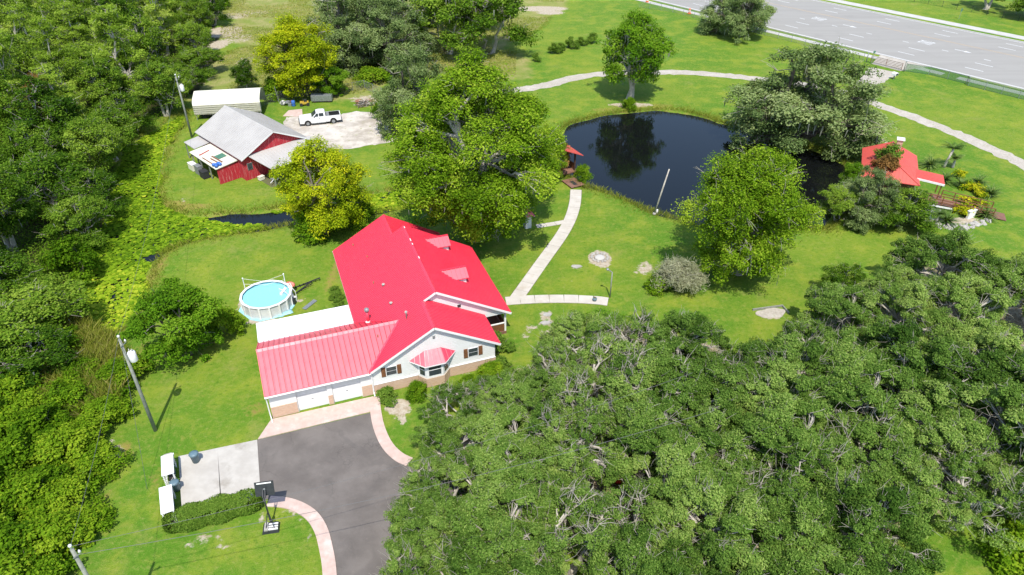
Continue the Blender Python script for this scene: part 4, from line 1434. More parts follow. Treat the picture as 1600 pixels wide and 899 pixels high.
# pole at the pond edge
x, y = P(1022, 335)
w = thing('pond_pole', 'slim pale wooden pole leaning beside the near edge of the pond', 'pole', (x, y, 0))
MB().tube([(0, 0, -.2), (.55, .1, 2.8), (1.1, .2, 5.6)], [.10, .09, .07], 8).build('shaft', M['palebark'], w, True)
MB().lathe([(.2, 0), (.2, .12), (.13, .2)], 8, (.02, 0, .0)).build('footing', M['stone'], w)
MB().lathe([(.12, 0), (.17, .15), (.15, .4), (.05, .45)], 8, (.35, .35, .0)).build('marker', M['trim'], w)
x, y = P(953, 465)
w = thing('lamp_post', 'short grey post standing at the end of the concrete side walk', 'post', (x, y, 0))
MB().tube([(0, 0, 0), (0, 0, 2.9)], .06, 8).build('post', M['pole'], w, True)
MB().bar((0, 0, 2.9), (-.4, .25, 3.05), .07).build('arm', M['pole'], w)
MB().lathe([(.1, 0), (.16, .08), (.1, .18)], 8, (-.42, .26, 2.98)).build('lamp_head', M['steel'], w, True)
x, y = P(929, 471)
w = thing('walk_urn', 'small dark blue grey pot on the far end of the side walk', 'pot', (x, y, .05))
MB().lathe([(.12, 0), (.2, .12), (.22, .3), (.17, .36)], 10).build('bowl', M['bluegrey'], w, True)
MB().lathe([(.14, .352), (.1, .42)], 10).build('soil', M['litterbed'], w, True)

# ------------------------------------------------------------------ equipment enclosures by the pad, bins, hoop, hedge
zq = lambda x, y: (235 + x / 6.918, 690 + y / 6.918)
for cs, lb, hz in (((zq(122, 165), zq(255, 130), zq(245, 345), zq(115, 385)), 'white topped lattice enclosure at the upper corner of the concrete pad', 1.3),
                   ((zq(107, 505), zq(245, 462), zq(243, 752), zq(98, 800)), 'white topped lattice enclosure at the lower corner of the concrete pad, by the hedge', 1.3)):
    tl = cs[0]
    q4 = [np.array(P(c[0], c[1], hz)) for c in cs]
    ctr = sum(q4) / 4
    ex = (q4[1] - q4[0] + q4[2] - q4[3]) / 2
    ey = (q4[0] - q4[3] + q4[1] - q4[2]) / 2
    w = thing('lattice_enclosure', lb, 'enclosure', (ctr[0], ctr[1], 0), atan2(ex[1], ex[0]), 'lattice enclosures by the pad')
    hx, hy = np.linalg.norm(ex) / 2, np.linalg.norm(ey) / 2
    MB().box(-hx, hx, -hy, hy, hz, hz + .05).build('lid', M['trim'], w)
    for sx in (-1, 1):
        for sy in (-1, 1):
            MB().box(sx * (hx - .08) - .04, sx * (hx - .08) + .04, sy * (hy - .08) - .04, sy * (hy - .08) + .04, 0, hz - .002).build('post', M['trim'], w)
    for ax in (0, 1):
        for s in (-1, 1):
            if ax == 0 and s == 1:
                continue
            m = MB()
            ln = hx if ax == 1 else hy
            k = -ln
            while k < ln:
                for sl in (-1, 1):
                    x_a, x_b = k, min(ln, max(-ln, k + sl * .9))
                    if abs(x_b - x_a) < .1:
                        continue
                    zt = .1 + abs(x_b - x_a) / .9 * (hz - .2)
                    if ax == 1:
                        m.bar((x_a, s * (hy - .08) + sl * .012, .1), (x_b, s * (hy - .08) + sl * .012, zt), .03, .012)
                    else:
                        m.bar((s * (hx - .08) + sl * .012, x_a, .1), (s * (hx - .08) + sl * .012, x_b, zt), .012, .03)
                k += .14
            m.build('lattice', M['trim'], w, kind='stuff')
    MB().cbox(.05, hy * .4, .45, hx * .9, hy * .5, .8).build('machine', M['bluegrey'], w)
    MB().cbox(.05, -hy * .5, .4, hx * .8, hy * .45, .7).build('machine', M['dark'], w)
    if tl[1] < 735:
        MB().box(-hx, hx, hy + .02, hy + .3, hz - .25, hz - .2).build('shelf', M['trim'], w)
        MB().box(-hx + .15, hx - .1, hy + .06, hy + .26, hz - .2, hz - .08).build('tray', M['stone'], w)
        MB().box(-hx + .12, hx - .5, -hy * .75, hy * .65, hz + .05, hz + .055).build('lid_panel', M['white'], w)
for px, py, lb, s in ((307, 722, 'blue grey round trash can standing at the far edge of the concrete pad', 1.0), (277, 766, 'blue grey round can tucked between the two lattice enclosures', .95)):
    x, y = P(px, py)
    w = thing('trash_can', lb, 'trash can', (x, y, .05), group='round trash cans')
    MB().lathe([(.24 * s, 0), (.31 * s, .75 * s), (.34 * s, .77 * s), (.34 * s, .82 * s)], 16).build('bin', M['bluegrey'], w, True)
    MB().lathe([(.33 * s, .822 * s), (.31 * s, .86 * s), (.15 * s, .91 * s), (.05 * s, .92 * s)], 16).build('lid', M['bluegrey'], w, True)
    for q in (-1, 1):
        MB().cbox(q * .35 * s, 0, .68 * s, .06, .16, .05).build('handle', M['bluegrey'], w)

x, y = P(424, 828)
hb = P(424, 826)
w = thing('basketball_hoop', 'portable black basketball hoop on a weighted base beside the pink border', 'basketball hoop', (hb[0], hb[1], 0), radians(10))
MB().add([(-.55, -.42, 0), (.55, -.42, 0), (.55, .4, 0), (-.55, .4, 0), (-.5, -.36, .16), (.5, -.36, .16), (.42, .32, .26), (-.42, .32, .26)],
         [(3, 2, 1, 0), (4, 5, 6, 7), (0, 1, 5, 4), (1, 2, 6, 5), (2, 3, 7, 6), (3, 0, 4, 7)]).build('base', M['black'], w)
for k in range(3):
    MB().box(-.12 + k * .0, .48, -.30 + k * .2, -.20 + k * .2, .262 - .03 * (2 - k), .29).build('rib', M['trim'], w)
MB().box(-.38, -.14, -.34, .28, .20, .33).build('weight_bag', M['stone'], w)
for s in (-1, 1):
    MB().bar((s * .28, -.25, .2), (s * .05, .22, 1.3), .045).build('strut', M['black'], w)
MB().tube([(0, .26, .2), (0, .26, 1.4), (0, .28, 2.75)], [.06, .055, .05], 8).build('pole', M['black'], w, True)
for s in (-1, 1):
    MB().bar((s * .07, .28, 2.45), (s * .07, .80, 2.75), .04).build('arm', M['black'], w)
    MB().bar((s * .07, .28, 2.75), (s * .07, .80, 3.0), .04).build('arm', M['black'], w)
bb = MB().slab([(-.6, .72, 2.42), (.6, .72, 2.42), (.6, 1.12, 3.3), (-.6, 1.12, 3.3)], 0, (0, .055, -.025)).build('backboard', M['black'], w)
MB().slab([(-.46, 1.058, 3.19), (.46, 1.058, 3.19), (.46, 1.09, 3.26), (-.46, 1.09, 3.26)], 0, (0, -.012, .006)).build('backboard_trim', M['trim'], bb)
MB().lathe([(.07, 0), (.07, .02)], 10, (0, 0, 0)).build('backboard_badge', M['steel'], bb)
o = bb.children[-1] if bb.children else None
for o in [c for c in bpy.data.objects if c.parent == bb and c.name.startswith('backboard_badge')]:
    o.rotation_euler = (pi / 2 - .43, 0, 0)
    o.location = (0, .90, 2.86)
MB().tube([(.23 * cos(2 * pi * k / 16), 1.2 + .23 * sin(2 * pi * k / 16), 2.68) for k in range(17)], .012, 5).build('rim', M['orange'], w)
m = MB()
for k in range(12):
    a = 2 * pi * k / 12
    m.bar((.225 * cos(a), 1.2 + .225 * sin(a), 2.67), (.14 * cos(a + .5), 1.2 + .14 * sin(a + .5), 2.25), .012)
m.build('net', M['trim'], w)

# ------------------------------------------------------------------ well house, boathouse, fire pit
x, y = P(824, 355)
w = thing('well_house', 'little white well house with a red pointed roof beside the big tree', 'well house', (x, y, 0), radians(20))
MB().box(-.35, .35, -.35, .35, 0, 1.65).build('wall', M['white'], w)
MB().box(-.18, .18, -.375, -.352, .1, 1.4).build('door', M['trim'], w)
MB().add([(-.68, -.62, 1.6), (.68, -.62, 1.6), (.68, .62, 1.6), (-.68, .62, 1.6), (0, -.3, 2.15), (0, .3, 2.15)], [(0, 1, 4), (1, 2, 5, 4), (2, 3, 5), (3, 0, 4, 5), (3, 2, 1, 0)]).build('roof', M['redroof'], w)
for s in (-1, 1):
    MB().box(s * .62 - .03, s * .62 + .03, -.6, .6, 1.5, 1.597).build('fascia', M['trim'], w)

bx, by = P(878, 276)
w = thing('boathouse', 'small brown boathouse with a faded red roof at the pond edge behind the big tree', 'boathouse', (bx, by, 0), radians(118))
# local x runs from the land side entrance out over the water
MB().box(-.2, 5.6, -2.1, 2.1, .25, .4).build('floor', M['deck'], w)
for xx in (.1, 2.7, 5.3):
    for yy in (-1.9, 1.9):
        MB().box(xx - .09, xx + .09, yy - .09, yy + .09, -1.3, 2.7).build('post', M['darkwood'], w)
for yy in (-1.95, 1.95):
    MB().box(.2, 5.3, yy - .03, yy + .03, .45, 1.3).build('side_panel', M['brown'], w)
for s in (-1, 1):
    o = MB().slab([(-.6, 0, 3.75), (5.9, 0, 3.75), (5.9, s * 2.7, 2.55), (-.6, s * 2.7, 2.55)], .07).build('roof_slope', M['salmonroof'], w)
    m = MB()
    for k in range(15):
        xx = -.5 + k * .45
        m.bar((xx, s * .03, 3.77), (xx, s * 2.68, 2.58), .04, .03)
    m.build('seams', M['salmonroof'], o, kind='stuff')
MB().bar((-.6, 0, 3.78), (5.9, 0, 3.78), .3, .05).build('ridge_cap', M['salmonroof'], w)
MB().slab([(5.3, -1.95, 2.6), (5.3, 1.95, 2.6), (5.3, 0, 3.6)], 0, (.06, 0, 0)).build('gable_wall', M['brown'], w)
c = [P(880, 287), P(897, 275), P(911, 291), P(893, 298)]
cx_, cy_ = np.mean(c, 0)
w = thing('entry_deck', 'reddish brown plank deck between the garden walk and the boathouse', 'deck', (cx_, cy_, 0), radians(-62))
for k in range(9):
    MB().box(-1.15 + k * .26, -1.15 + k * .26 + .245, -.95, .95, .16, .21).build('board', M['deck'], w)
for s in (-1, 1):
    MB().box(-1.15, 1.17, s * .8 - .05, s * .8 + .05, 0, .158).build('joist', M['darkwood'], w)
MB().box(-.4, .75, -.28, .22, .212, .222).build('mat', M['dark'], w)
x, y = P(937, 403)
w = thing('fire_pit', 'ring of pale stones round an ash heap on a bare patch of lawn', 'fire pit', (x, y, 0))
MB().lathe([(.6, 0), (.52, .12), (.3, .2), (.05, .22)], 14).build('ash_heap', M['kerb'], w, True)
for k in range(14):
    a = 2 * pi * k / 14 + random.uniform(-.1, .1)
    r = random.uniform(.13, .2)
    MB().lathe([(r, 0), (r * 1.1, .08), (r * .7, .17), (r * .1, .2)], 6, (.85 * cos(a), .85 * sin(a), 0)).build('stone', M['stone'], w)
for i, (px, py, lb) in enumerate(((901, 417, 'flat pale stone slab lying on the lawn left of the fire pit'), (855, 492, 'upper of two pale flat stones below the side walk'), (853, 505, 'lower of two pale flat stones below the side walk'))):
    x, y = P(px, py)
    pl = [(.55 * cos(a) * random.uniform(.7, 1.1), .38 * sin(a) * random.uniform(.7, 1.1)) for a in np.linspace(0, 2 * pi, 9)[:-1]]
    o = MB().prism(pl, 0, .07).build('flat_stone', M['stone'])
    o.location = (x, y, 0)
    tag(o, lb, 'stone')
a = P(1178, 496)
w = thing('sand_box', 'loose sand patch with a bent timber edge at the upper rim of the oak grove', 'sand box', (P(1205, 490)[0], P(1205, 490)[1], 0), radians(12))
MB().prism([(1.45 * cos(a) * (1 + .1 * sin(3 * a)), .75 * sin(a) * (1 + .12 * cos(5 * a))) for a in np.linspace(0, 2 * pi, 25)[:-1]], -.02, .05).build('sand', M['gravel'], w)
for x0, x1, y0, y1 in ((-1.5, 1.6, .72, .84), (1.5, 1.6, -.4, .70)):
    MB().box(x0, x1, y0, y1, 0, .2).build('edge_timber', M['pole'], w)
x, y = P(966, 736, 1.0)
w = thing('red_container', 'small bright red lidded can glimpsed in a gap of the oak canopy', 'container', (x, y, 0))
MB().lathe([(.4, 0), (.42, .9), (.36, 1.0), (.1, 1.05)], 10).build('body', M['red'], w, True)
MB().cbox(0, .1, 1.12, .3, .1, .12).build('handle', M['red'], w)

# ------------------------------------------------------------------ pond cabin on the right with deck and planting
GA = radians(-23)
g0 = P(1330 + 85 / 5.617, 210 + 370 / 5.617, 3.0)


def gw_(u, v):
    return (g0[0] + cos(GA) * u - sin(GA) * v, g0[1] + sin(GA) * u + cos(GA) * v)


G = thing('pond_cabin', 'stilted brown cabin with a faded red hip roof, chimney and ramp by the pond', 'cabin', (*g0, 0), GA)
GW, GL, GE, GR = 6.3, 9.0, 3.0, 4.5
hip = 2.6
pts = [(0, 0, GE), (GW, 0, GE), (GW, GL, GE), (0, GL, GE), (GW / 2, hip, GR), (GW / 2, GL - .3, GR)]
for idx in ((0, 1, 4), (1, 2, 5, 4), (3, 0, 4, 5), (2, 3, 5)):
    MB().slab([pts[i] for i in idx], .08).build('roof_slope', M['salmonroof'], G)
m = MB()
for k in range(22):
    v = .2 + k * .4
    top = v / hip * GW / 2 if v < hip else GW / 2
    for s in (0, 1):
        ze = GE + (GR - GE) * top / (GW / 2)
        a, b = ((.02, v, GE + .02), (top, v, ze + .02)) if s == 0 else ((GW - .02, v, GE + .02), (GW - top, v, ze + .02))
        if top > .2:
            m.bar(a, b, .04, .03)
for k in range(15):
    u = .2 + k * .42
    if u < GW - .1:
        e = hip * (1 - abs(u - GW / 2) / (GW / 2))
        m.bar((u, .02, GE + .02), (u, e, GE + (GR - GE) * e / hip + .02), .04, .03)
m.build('seams', M['salmonroof'], G, kind='stuff')
for a, b in ((pts[0], pts[4]), (pts[1], pts[4]), (pts[4], pts[5])):
    MB().bar((a[0], a[1], a[2] + .03), (b[0], b[1], b[2] + .03), .18, .06).build('ridge_cap', M['salmonroof'], G)
MB().box(.5, GW - .4, .6, GL - .4, .75, 2.95).build('wall', M['brown'], G)
MB().box(.2, GW + .1, .1, GL, .6, .745).build('floor', M['darkwood'], G)
for xx in (.5, 3.1, 5.8):
    for yy in (.4, 3.2, 6.0, 8.6):
        MB().box(xx - .1, xx + .1, yy - .1, yy + .1, -1.2, .598).build('stilt', M['darkwood'], G)
ch = MB().box(GW / 2 + .35, GW / 2 + .95, 7.3, 7.9, 3.6, 5.3).build('chimney', M['brick'], G)
MB().box(GW / 2 + .2, GW / 2 + 1.1, 7.15, 8.05, 5.302, 5.42).build('chimney_cap', M['trim'], ch)
# shed roof over the entry side
ap = [(GW - .9, 3.6, 3.25), (GW + 2.6, 3.0, 2.85), (GW + 2.3, .4, 2.75), (GW - .3, 1.0, 3.05)]
ap = [(GW - .8, 4.4, 3.2), (GW + 2.7, 4.4, 2.9), (GW + 2.7, 1.7, 2.9), (GW - .3, 1.7, 3.18)]
e = MB().slab(ap, .07).build('entry_roof', M['salmonroof'], G)
m = MB()
for k in range(7):
    f = (k + .5) / 7
    m.bar((ap[0][0] * (1 - f) + ap[3][0] * f, ap[0][1] * (1 - f) + ap[3][1] * f, ap[0][2] + .02), (ap[1][0], ap[1][1] * (1 - f) + ap[2][1] * f, ap[1][2] + .02), .04, .03)
m.build('seams', M['salmonroof'], e, kind='stuff')
MB().bar((ap[3][0], 1.68, ap[3][2] - .1), (ap[2][0], 1.68, ap[2][2] - .1), .05, .24).build('fascia', M['trim'], G)
for vv in (1.9, 4.2):
    MB().box(GW + 2.4, GW + 2.52, vv - .06, vv + .06, .7, 2.82).build('entry_post', M['brown'], G)
MB().box(GW - .38, GW - .33, 2.2, 3.2, .8, 2.7).build('door', M['white'], G)
MB().box(GW - .38, GW - .34, 3.5, 4.3, 1.5, 2.4).build('window', M['glass'], G)
# deck and ramp laid board by board
u = GW + .12
k = 0
while u < GW + 9.6:
    z = .745 if u < GW + 3 else .745 - (u - GW - 3) * .095
    v0, v1 = (.9, 3.6) if u < GW + 3 else (.9, 2.7)
    MB().box(u, u + .20, v0, v1, z - .05, z).build('deck_board', M['deck'], G)
    u += .215
for vv in (.92, 2.72):
    prev = None
    for k in range(7):
        u = GW + .25 + k * 1.35
        if vv > 2 and u < GW + 2.6:
            continue
        z = .745 if u < GW + 3 else .745 - (u - GW - 3) * .095
        MB().box(u - .05, u + .05, vv - .05, vv + .05, -.2, z + 1.0).build('rail_post', M['brown'], G)
        if prev:
            MB().bar((prev[0], vv, prev[1] + 1.03), (u, vv, z + 1.03), .12, .05).build('hand_rail', M['brown'], G)
            MB().bar((prev[0], vv, prev[1] + .55), (u, vv, z + .55), .05, .09).build('mid_rail', M['brown'], G)
            MB().bar((prev[0], vv, prev[1] + .25), (u, vv, z + .25), .05, .09).build('mid_rail', M['brown'], G)
        prev = (u, z)
MB().bar((GW + .2, .8, .55), (GW + 5.5, .8, .42), .05, .2).build('deck_fascia', M['trim'], G)
# lower landing under the deck
x, y = P(1448, 330)
w = thing('low_dock', 'low dark plank landing beneath the cabin ramp at the water', 'dock', (x, y, 0), GA)
for k in range(8):
    MB().box(-1.5 + k * .38, -1.5 + k * .38 + .35, -.9, .9, .05, .12).build('board', M['greysteel'], w)
for s in (-1, 1):
    MB().bar((-1.5, s * .8, .02), (1.5, s * .8, .02), .1).build('joist', M['darkwood'], w)
x, y = P(1515, 341)
w = thing('white_block_wall', 'small white slab sign wall in the planting below the ramp', 'wall', (x, y, 0), radians(25))
MB().box(-.55, .55, -.13, .13, 0, .95).build('slab', M['white'], w)
MB().box(-.62, .62, -.18, .18, .952, 1.03).build('cap', M['trim'], w)
x, y = P(1455, 346)
w = thing('white_chair', 'white lawn chair at the stone bed under the cabin ramp', 'chair', (x, y, 0), radians(40))
MB().box(-.28, .28, -.28, .28, .36, .42).build('seat', M['trim'], w)
MB().slab([(-.28, .25, .42), (.28, .25, .42), (.28, .42, 1.0), (-.28, .42, 1.0)], 0, (0, .05, 0)).build('backrest', M['trim'], w)
for a in (-1, 1):
    for b in (-1, 1):
        MB().box(a * .24 - .03, a * .24 + .03, b * .24 - .03, b * .24 + .03, 0, .358).build('leg', M['trim'], w)
# the bed of pale stones
bed = thing('stone_border', 'curved border of pale rounded stones edging the plant bed below the cabin ramp', 'stone border', (*P(1500, 350), 0))
for k in range(60):
    f = random.random()
    px = 1462 + 85 * f
    py = 352 + 7 * sin(f * 3) - f * 8 + random.uniform(-4, 4)
    x, y = P(px, py)
    r = random.uniform(.16, .36)
    o = MB().lathe([(r, -.05), (r * 1.05, .08), (r * .7, .2), (r * .15, .25)], 6).build('stone', M['stone'], bed)
    o.location = (x - bed.location[0], y - bed.location[1], 0)
    o.rotation_euler = (random.uniform(-.2, .2), random.uniform(-.2, .2), random.random() * 6)
    o.scale = (1, random.uniform(.6, 1), random.uniform(.7, 1.1))

# ------------------------------------------------------------------ junk by the fence, yard pad
pd = [P(442, 182), P(451, 173), P(472, 171), P(473, 183)]
MB().prism(pd, -.03, .05).build('yard_pad', M['pinkconc'], kind='structure')
x, y = P(504, 159)
w = thing('metal_tank', 'long grey metal stock tank lying by the fence behind the pickup', 'tank', (x, y, 0), radians(4))
MB().slab([(-1.6, -.55, .25), (1.6, -.55, .25), (1.6, -.62, 1.15), (-1.6, -.62, 1.15)], 0, (0, 1.15, 0)).build('body', M['steel'], w)
for k in range(9):
    MB().box(-1.5 + k * .37, -1.44 + k * .37, -.68, -.60, .3, 1.1).build('rib', M['greysteel'], w)
for s in (-1, 1):
    MB().box(s * 1.1 - .15, s * 1.1 + .15, -.5, .5, 0, .248).build('skid', M['darkwood'], w)
x, y = P(450, 166)
w = thing('blue_barrel', 'bright blue barrel in the junk heap beside the yard pad', 'barrel', (x + .9, y, 0))
MB().lathe([(.27, 0), (.3, .1), (.3, .8), (.26, .88), (.05, .9)], 12).build('drum', M['blue'], w, True)
MB().lathe([(.31, .4), (.31, .46)], 12).build('band', M['dark'], w)
w = thing('riding_mower', 'old yellow and grey mower in the junk heap near the blue barrel', 'mower', (x + 2.6, y + .3, 0), radians(15))
MB().box(-.7, .6, -.35, .35, .3, .62).build('body', M['yellow'], w)
MB().box(-.1, .35, -.25, .25, .622, .95).build('seat', M['dark'], w)
MB().bar((-.35, 0, .6), (-.2, 0, 1.1), .05).build('steering_column', M['dark'], w)
for a in (-.55, .45):
    for b in (-.42, .42):
        MB().tube([(a, b - .07, .25), (a, b + .07, .25)], .25, 10).build('wheel', M['rubber'], w)
w = thing('scrap_heap', 'heap of mixed grey and white scrap at the left of the junk by the fence', 'scrap', (x - .3, y + .5, 0))
for k in range(9):
    MB().cbox(random.uniform(-.9, .9), random.uniform(-.5, .5), .2 + .1 * k * .5, random.uniform(.3, .9), random.uniform(.2, .6), random.uniform(.15, .5), random.random() * 3, random.uniform(-.5, .5)).build('scrap_piece', M[random.choice(['steel', 'trim', 'rust', 'greysteel', 'bluegrey'])], w)
for i, (px, py) in enumerate(((436, 160), (462, 152), (468, 150))):
    x, y = P(px, py)
    w = thing('leaning_pipe', f'{("tall pale pipe standing left of the junk heap", "left of two crossed pipes standing in the junk heap", "right of two crossed pipes standing in the junk heap")[i]}', 'pipe', (x, y, 0))
    MB().tube([(0, 0, 0), (-.3 if i != 1 else .3, .1, 2.4)], .05, 6).build('pipe', M['steel'], w)
    MB().lathe([(.07, 0), (.07, .1)], 6, (-.3 if i != 1 else .3, .1, 2.36)).build('collar', M['steel'], w)
x, y = P(570, 165)
w = thing('brush_pile', 'pile of brown brush and boards at the edge of the sandy yard', 'brush pile', (x, y, 0))
for k in range(70):
    a = random.random() * 6.3
    r = random.random() * 1.3
    z = .9 * (1 - r / 1.5) * random.random() + .05
    b = random.random() * 3.14
    l = random.uniform(.5, 1.1)
    MB().bar((r * cos(a) - l * cos(b), r * sin(a) * .8 - l * sin(b) * .5, z), (r * cos(a) + l * cos(b), r * sin(a) * .8 + l * sin(b) * .5, z + random.uniform(-.1, .4)), random.uniform(.03, .09)).build('branch', M[random.choice(['bark', 'palebark', 'rust', 'palebark'])], w)
for s in (-1, 1):
    MB().cbox(s * 1.1, .5, .55, .9, .6, .08, .3 * s, .4, .2 * s).build('board', M['rust'], w)

# ------------------------------------------------------------------ fences
t = NT('green_mesh_screen')
t.base(t.mix(t.noise(1.2, 3), (.09, .22, .09), (.13, .27, .12)))
t.set(Roughness=.9, Alpha=.42)
M['screen'] = t.m


def fence(name, label, pts, h, panel_mat, post_mat, gap=2.6, zb=.05, mesh=False):
    w = thing(name, label, 'fence', (pts[0][0], pts[0][1], 0))
    ox, oy = pts[0]
    for (a, b) in zip(pts[:-1], pts[1:]):
        d = hypot(b[0] - a[0], b[1] - a[1])
        n = max(1, int(round(d / gap)))
        for k in range(n):
            p = (a[0] + (b[0] - a[0]) * k / n - ox, a[1] + (b[1] - a[1]) * k / n - oy)
            q = (a[0] + (b[0] - a[0]) * (k + 1) / n - ox, a[1] + (b[1] - a[1]) * (k + 1) / n - oy)
            MB().tube([(*p, 0), (*p, h + .1)], .04, 6).build('post', post_mat, w)
            if mesh:
                m = MB()
                for j in range(12):
                    for sl in (-1, 1):
                        f0, f1 = j / 12, min(1, max(0, j / 12 + sl * .25))
                        m.bar((p[0] + (q[0] - p[0]) * f0, p[1] + (q[1] - p[1]) * f0, zb), (p[0] + (q[0] - p[0]) * f1, p[1] + (q[1] - p[1]) * f1, zb + (h - zb) * max(.05, abs(f1 - f0) / .25)), .012)
                m.bar((*p, h), (*q, h), .03)
                m.build('wire_panel', post_mat, w)
            else:
                MB().slab([(*p, zb), (*q, zb), (*q, h), (*p, h)], 0, (.02, .02, 0)).build('screen_panel', panel_mat, w)
                MB().bar((*p, h), (*q, h), .04).build('top_rail', post_mat, w)


fence('roadside_fence', 'green screened fence along the highway right of the gate', [rp(17.0, -6.0), rp(13.5, -4.6), rp(7.2, -4.6), rp(6.6, -5.4), rp(-40, -5.4)], 1.35, M['screen'], M['steel'])
fence('roadside_fence', 'wire fence along the highway verge left of the gate', [rp(25, -5.5), rp(70, -5.5), rp(78, -8)], 1.4, M['screen'], M['greysteel'], 3.0, mesh=True)
fence('yard_fence', 'thin wire fence behind the junk and tank at the sandy yard', [P(408, 168), P(436, 158), P(480, 152), P(533, 147), P(570, 140), P(610, 158)], 1.5, M['screen'], M['greysteel'], 2.6, mesh=True)
# gate, posts, mailbox
a, b = rp(23.4, -6.2), rp(17.6, -6.2)
w = thing('farm_gate', 'low brown pipe gate across the lane entrance by the highway', 'gate', (b[0], b[1], 0), atan2(a[1] - b[1], a[0] - b[0]))
for k in range(5):
    MB().tube([(0, 0, .3 + k * .24), (5.7, 0, .3 + k * .24)], .035, 6).build('rail', M['darkwood'], w)
for xx in (0, 2.85, 5.7):
    MB().tube([(xx, 0, .2), (xx, 0, 1.35)], .045, 6).build('stile', M['rust'], w)
for s, lb in ((17.1, 'right'), (24.0, 'left')):
    x, y = rp(s, -6.3)
    w = thing('gate_post', f'grey gate post on the {lb} side of the lane entrance', 'post', (x, y, 0), group='gate posts')
    MB().tube([(0, 0, 0), (0, 0, 1.7)], .09, 8).build('post', M['pole'], w, True)
    MB().lathe([(.12, 0), (.1, .08), (.02, .14)], 8, (0, 0, 1.7)).build('cap', M['steel'], w)
x, y = P(1396, 124)
w = thing('mailbox', 'white box on a short post beside the lane entrance', 'mailbox', (x, y, 0), radians(30))
MB().box(-.08, .08, -.08, .08, 0, .7).build('post', M['pole'], w)
MB().slab([(-.35, -.4, .7), (.35, -.4, .7), (.35, -.4, 1.0), (.2, -.4, 1.18), (-.2, -.4, 1.18), (-.35, -.4, 1.0)], 0, (0, .8, 0)).build('box', M['trim'], w)
MB().box(-.28, .28, -.43, -.402, .76, 1.05).build('door', M['dark'], w)
x, y = P(1361, 100)
w = thing('sign_post', 'slim post with a green plate near the lane entrance', 'sign', (x, y, 0), radians(30))
MB().tube([(0, 0, 0), (0, 0, 2.4)], .04, 6).build('post', M['steel'], w)
MB().box(-.3, .3, -.05, -.02, 1.9, 2.3).build('plate', M['green'], w)
x, y = P(1498, 30)
w = thing('sign_post', 'small green and white sign on the far verge of the highway', 'sign', (x, y, 0), radians(30))
MB().tube([(0, 0, 0), (0, 0, 2.2)], .04, 6).build('post', M['steel'], w)
MB().box(-.3, .3, -.05, -.02, 1.6, 2.2).build('plate', M['green'], w)
for px, py, lb in ((1011, 4, 'orange traffic barrel at the top edge beside the highway sidewalk'), (1077, 22, 'orange traffic barrel nearest the dark roadside tree')):
    x, y = P(px, py)
    w = thing('traffic_barrel', lb, 'traffic barrel', (x, y, .07), group='traffic barrels')
    MB().lathe([(.42, 0), (.42, .08), (.3, .1), (.3, .35)], 12).build('base', M['orange'], w)
    MB().lathe([(.305, .352), (.29, .5)], 12).build('stripe', M['trim'], w)
    MB().lathe([(.29, .502), (.27, .68)], 12).build('body', M['orange'], w)
    MB().lathe([(.275, .682), (.26, .82)], 12).build('stripe', M['trim'], w)
    MB().lathe([(.26, .822), (.22, 1.05), (.08, 1.12)], 12).build('top', M['orange'], w)
# long dark fence far side of the highway
fence('far_fence', 'dark rail fence on the far side of the highway', [rp(-30, 46), rp(60, 46)], 1.3, M['dark'], M['dark'], 3.2, mesh=True)


# ------------------------------------------------------------------ foliage
M['oakleaf'] = leafmat('live_oak_leaves', (0.046, 0.105, 0.013), (0.165, 0.285, 0.045), (0.37, 0.48, 0.12), 0.5)
M['oakgrey'] = leafmat('grey_oak_leaves', (0.075, 0.125, 0.036), (0.215, 0.3, 0.095), (0.4, 0.47, 0.2), 0.1)
M['gumleaf'] = leafmat('bright_tree_leaves', (0.06, 0.13, 0.004), (0.185, 0.325, 0.012), (0.4, 0.51, 0.045), 0.08)
M['yellowleaf'] = leafmat('yellow_green_leaves', (0.16, 0.24, 0.005), (0.4, 0.49, 0.012), (0.7, 0.66, 0.024), 0.08)
M['lawnleaf'] = leafmat('lawn_tree_leaves', (0.045, 0.125, 0.005), (0.125, 0.265, 0.01), (0.27, 0.42, 0.035), 0.15)
M['forestleaf'] = leafmat('forest_leaves', (0.036, 0.095, 0.006), (0.125, 0.235, 0.016), (0.3, 0.42, 0.05), 0.6)
M['cypressleaf'] = leafmat('cypress_needles', (0.12, 0.21, 0.014), (0.29, 0.43, 0.04), (0.5, 0.6, 0.11), 0.35)
M['shrubleaf'] = leafmat('shrub_leaves', (0.055, 0.135, 0.004), (0.15, 0.28, 0.01), (0.31, 0.43, 0.025), 0.5)
M['hedgeleaf'] = leafmat('hedge_leaves', (0.06, 0.13, 0.016), (0.15, 0.26, 0.03), (0.27, 0.37, 0.06), 0)
M['palmleaf'] = leafmat('palm_fronds', (0.05, 0.11, 0.02), (0.125, 0.215, 0.05), (0.27, 0.35, 0.11), 0.3)
M['greytwig'] = leafmat('grey_bush_twigs', (0.22, 0.245, 0.13), (0.4, 0.41, 0.26), (0.6, 0.58, 0.43), 0)
M['crotonleaf'] = leafmat('yellow_croton_leaves', (0.12, 0.24, 0.008), (0.42, 0.46, 0.014), (0.85, 0.7, 0.03), 0.2)
M['reed'] = leafmat('reeds', (0.15, 0.2, 0.02), (0.29, 0.32, 0.045), (0.5, 0.42, 0.17), 0)
M['lily'] = leafmat('lily_pads', (0.09, 0.19, 0.008), (0.27, 0.43, 0.018), (0.58, 0.64, 0.05), 0)
M['redvine'] = leafmat('orange_vine_leaves', (0.16, 0.1, 0.03), (0.32, 0.17, 0.05), (0.5, 0.3, 0.12), .3)


M['twig'] = pmat('weathered_twigs', (.42, .39, .32), (.28, .255, .205), 2.5, .9)


def unit(v):
    return v / (np.linalg.norm(v, axis=-1, keepdims=True) + 1e-9)


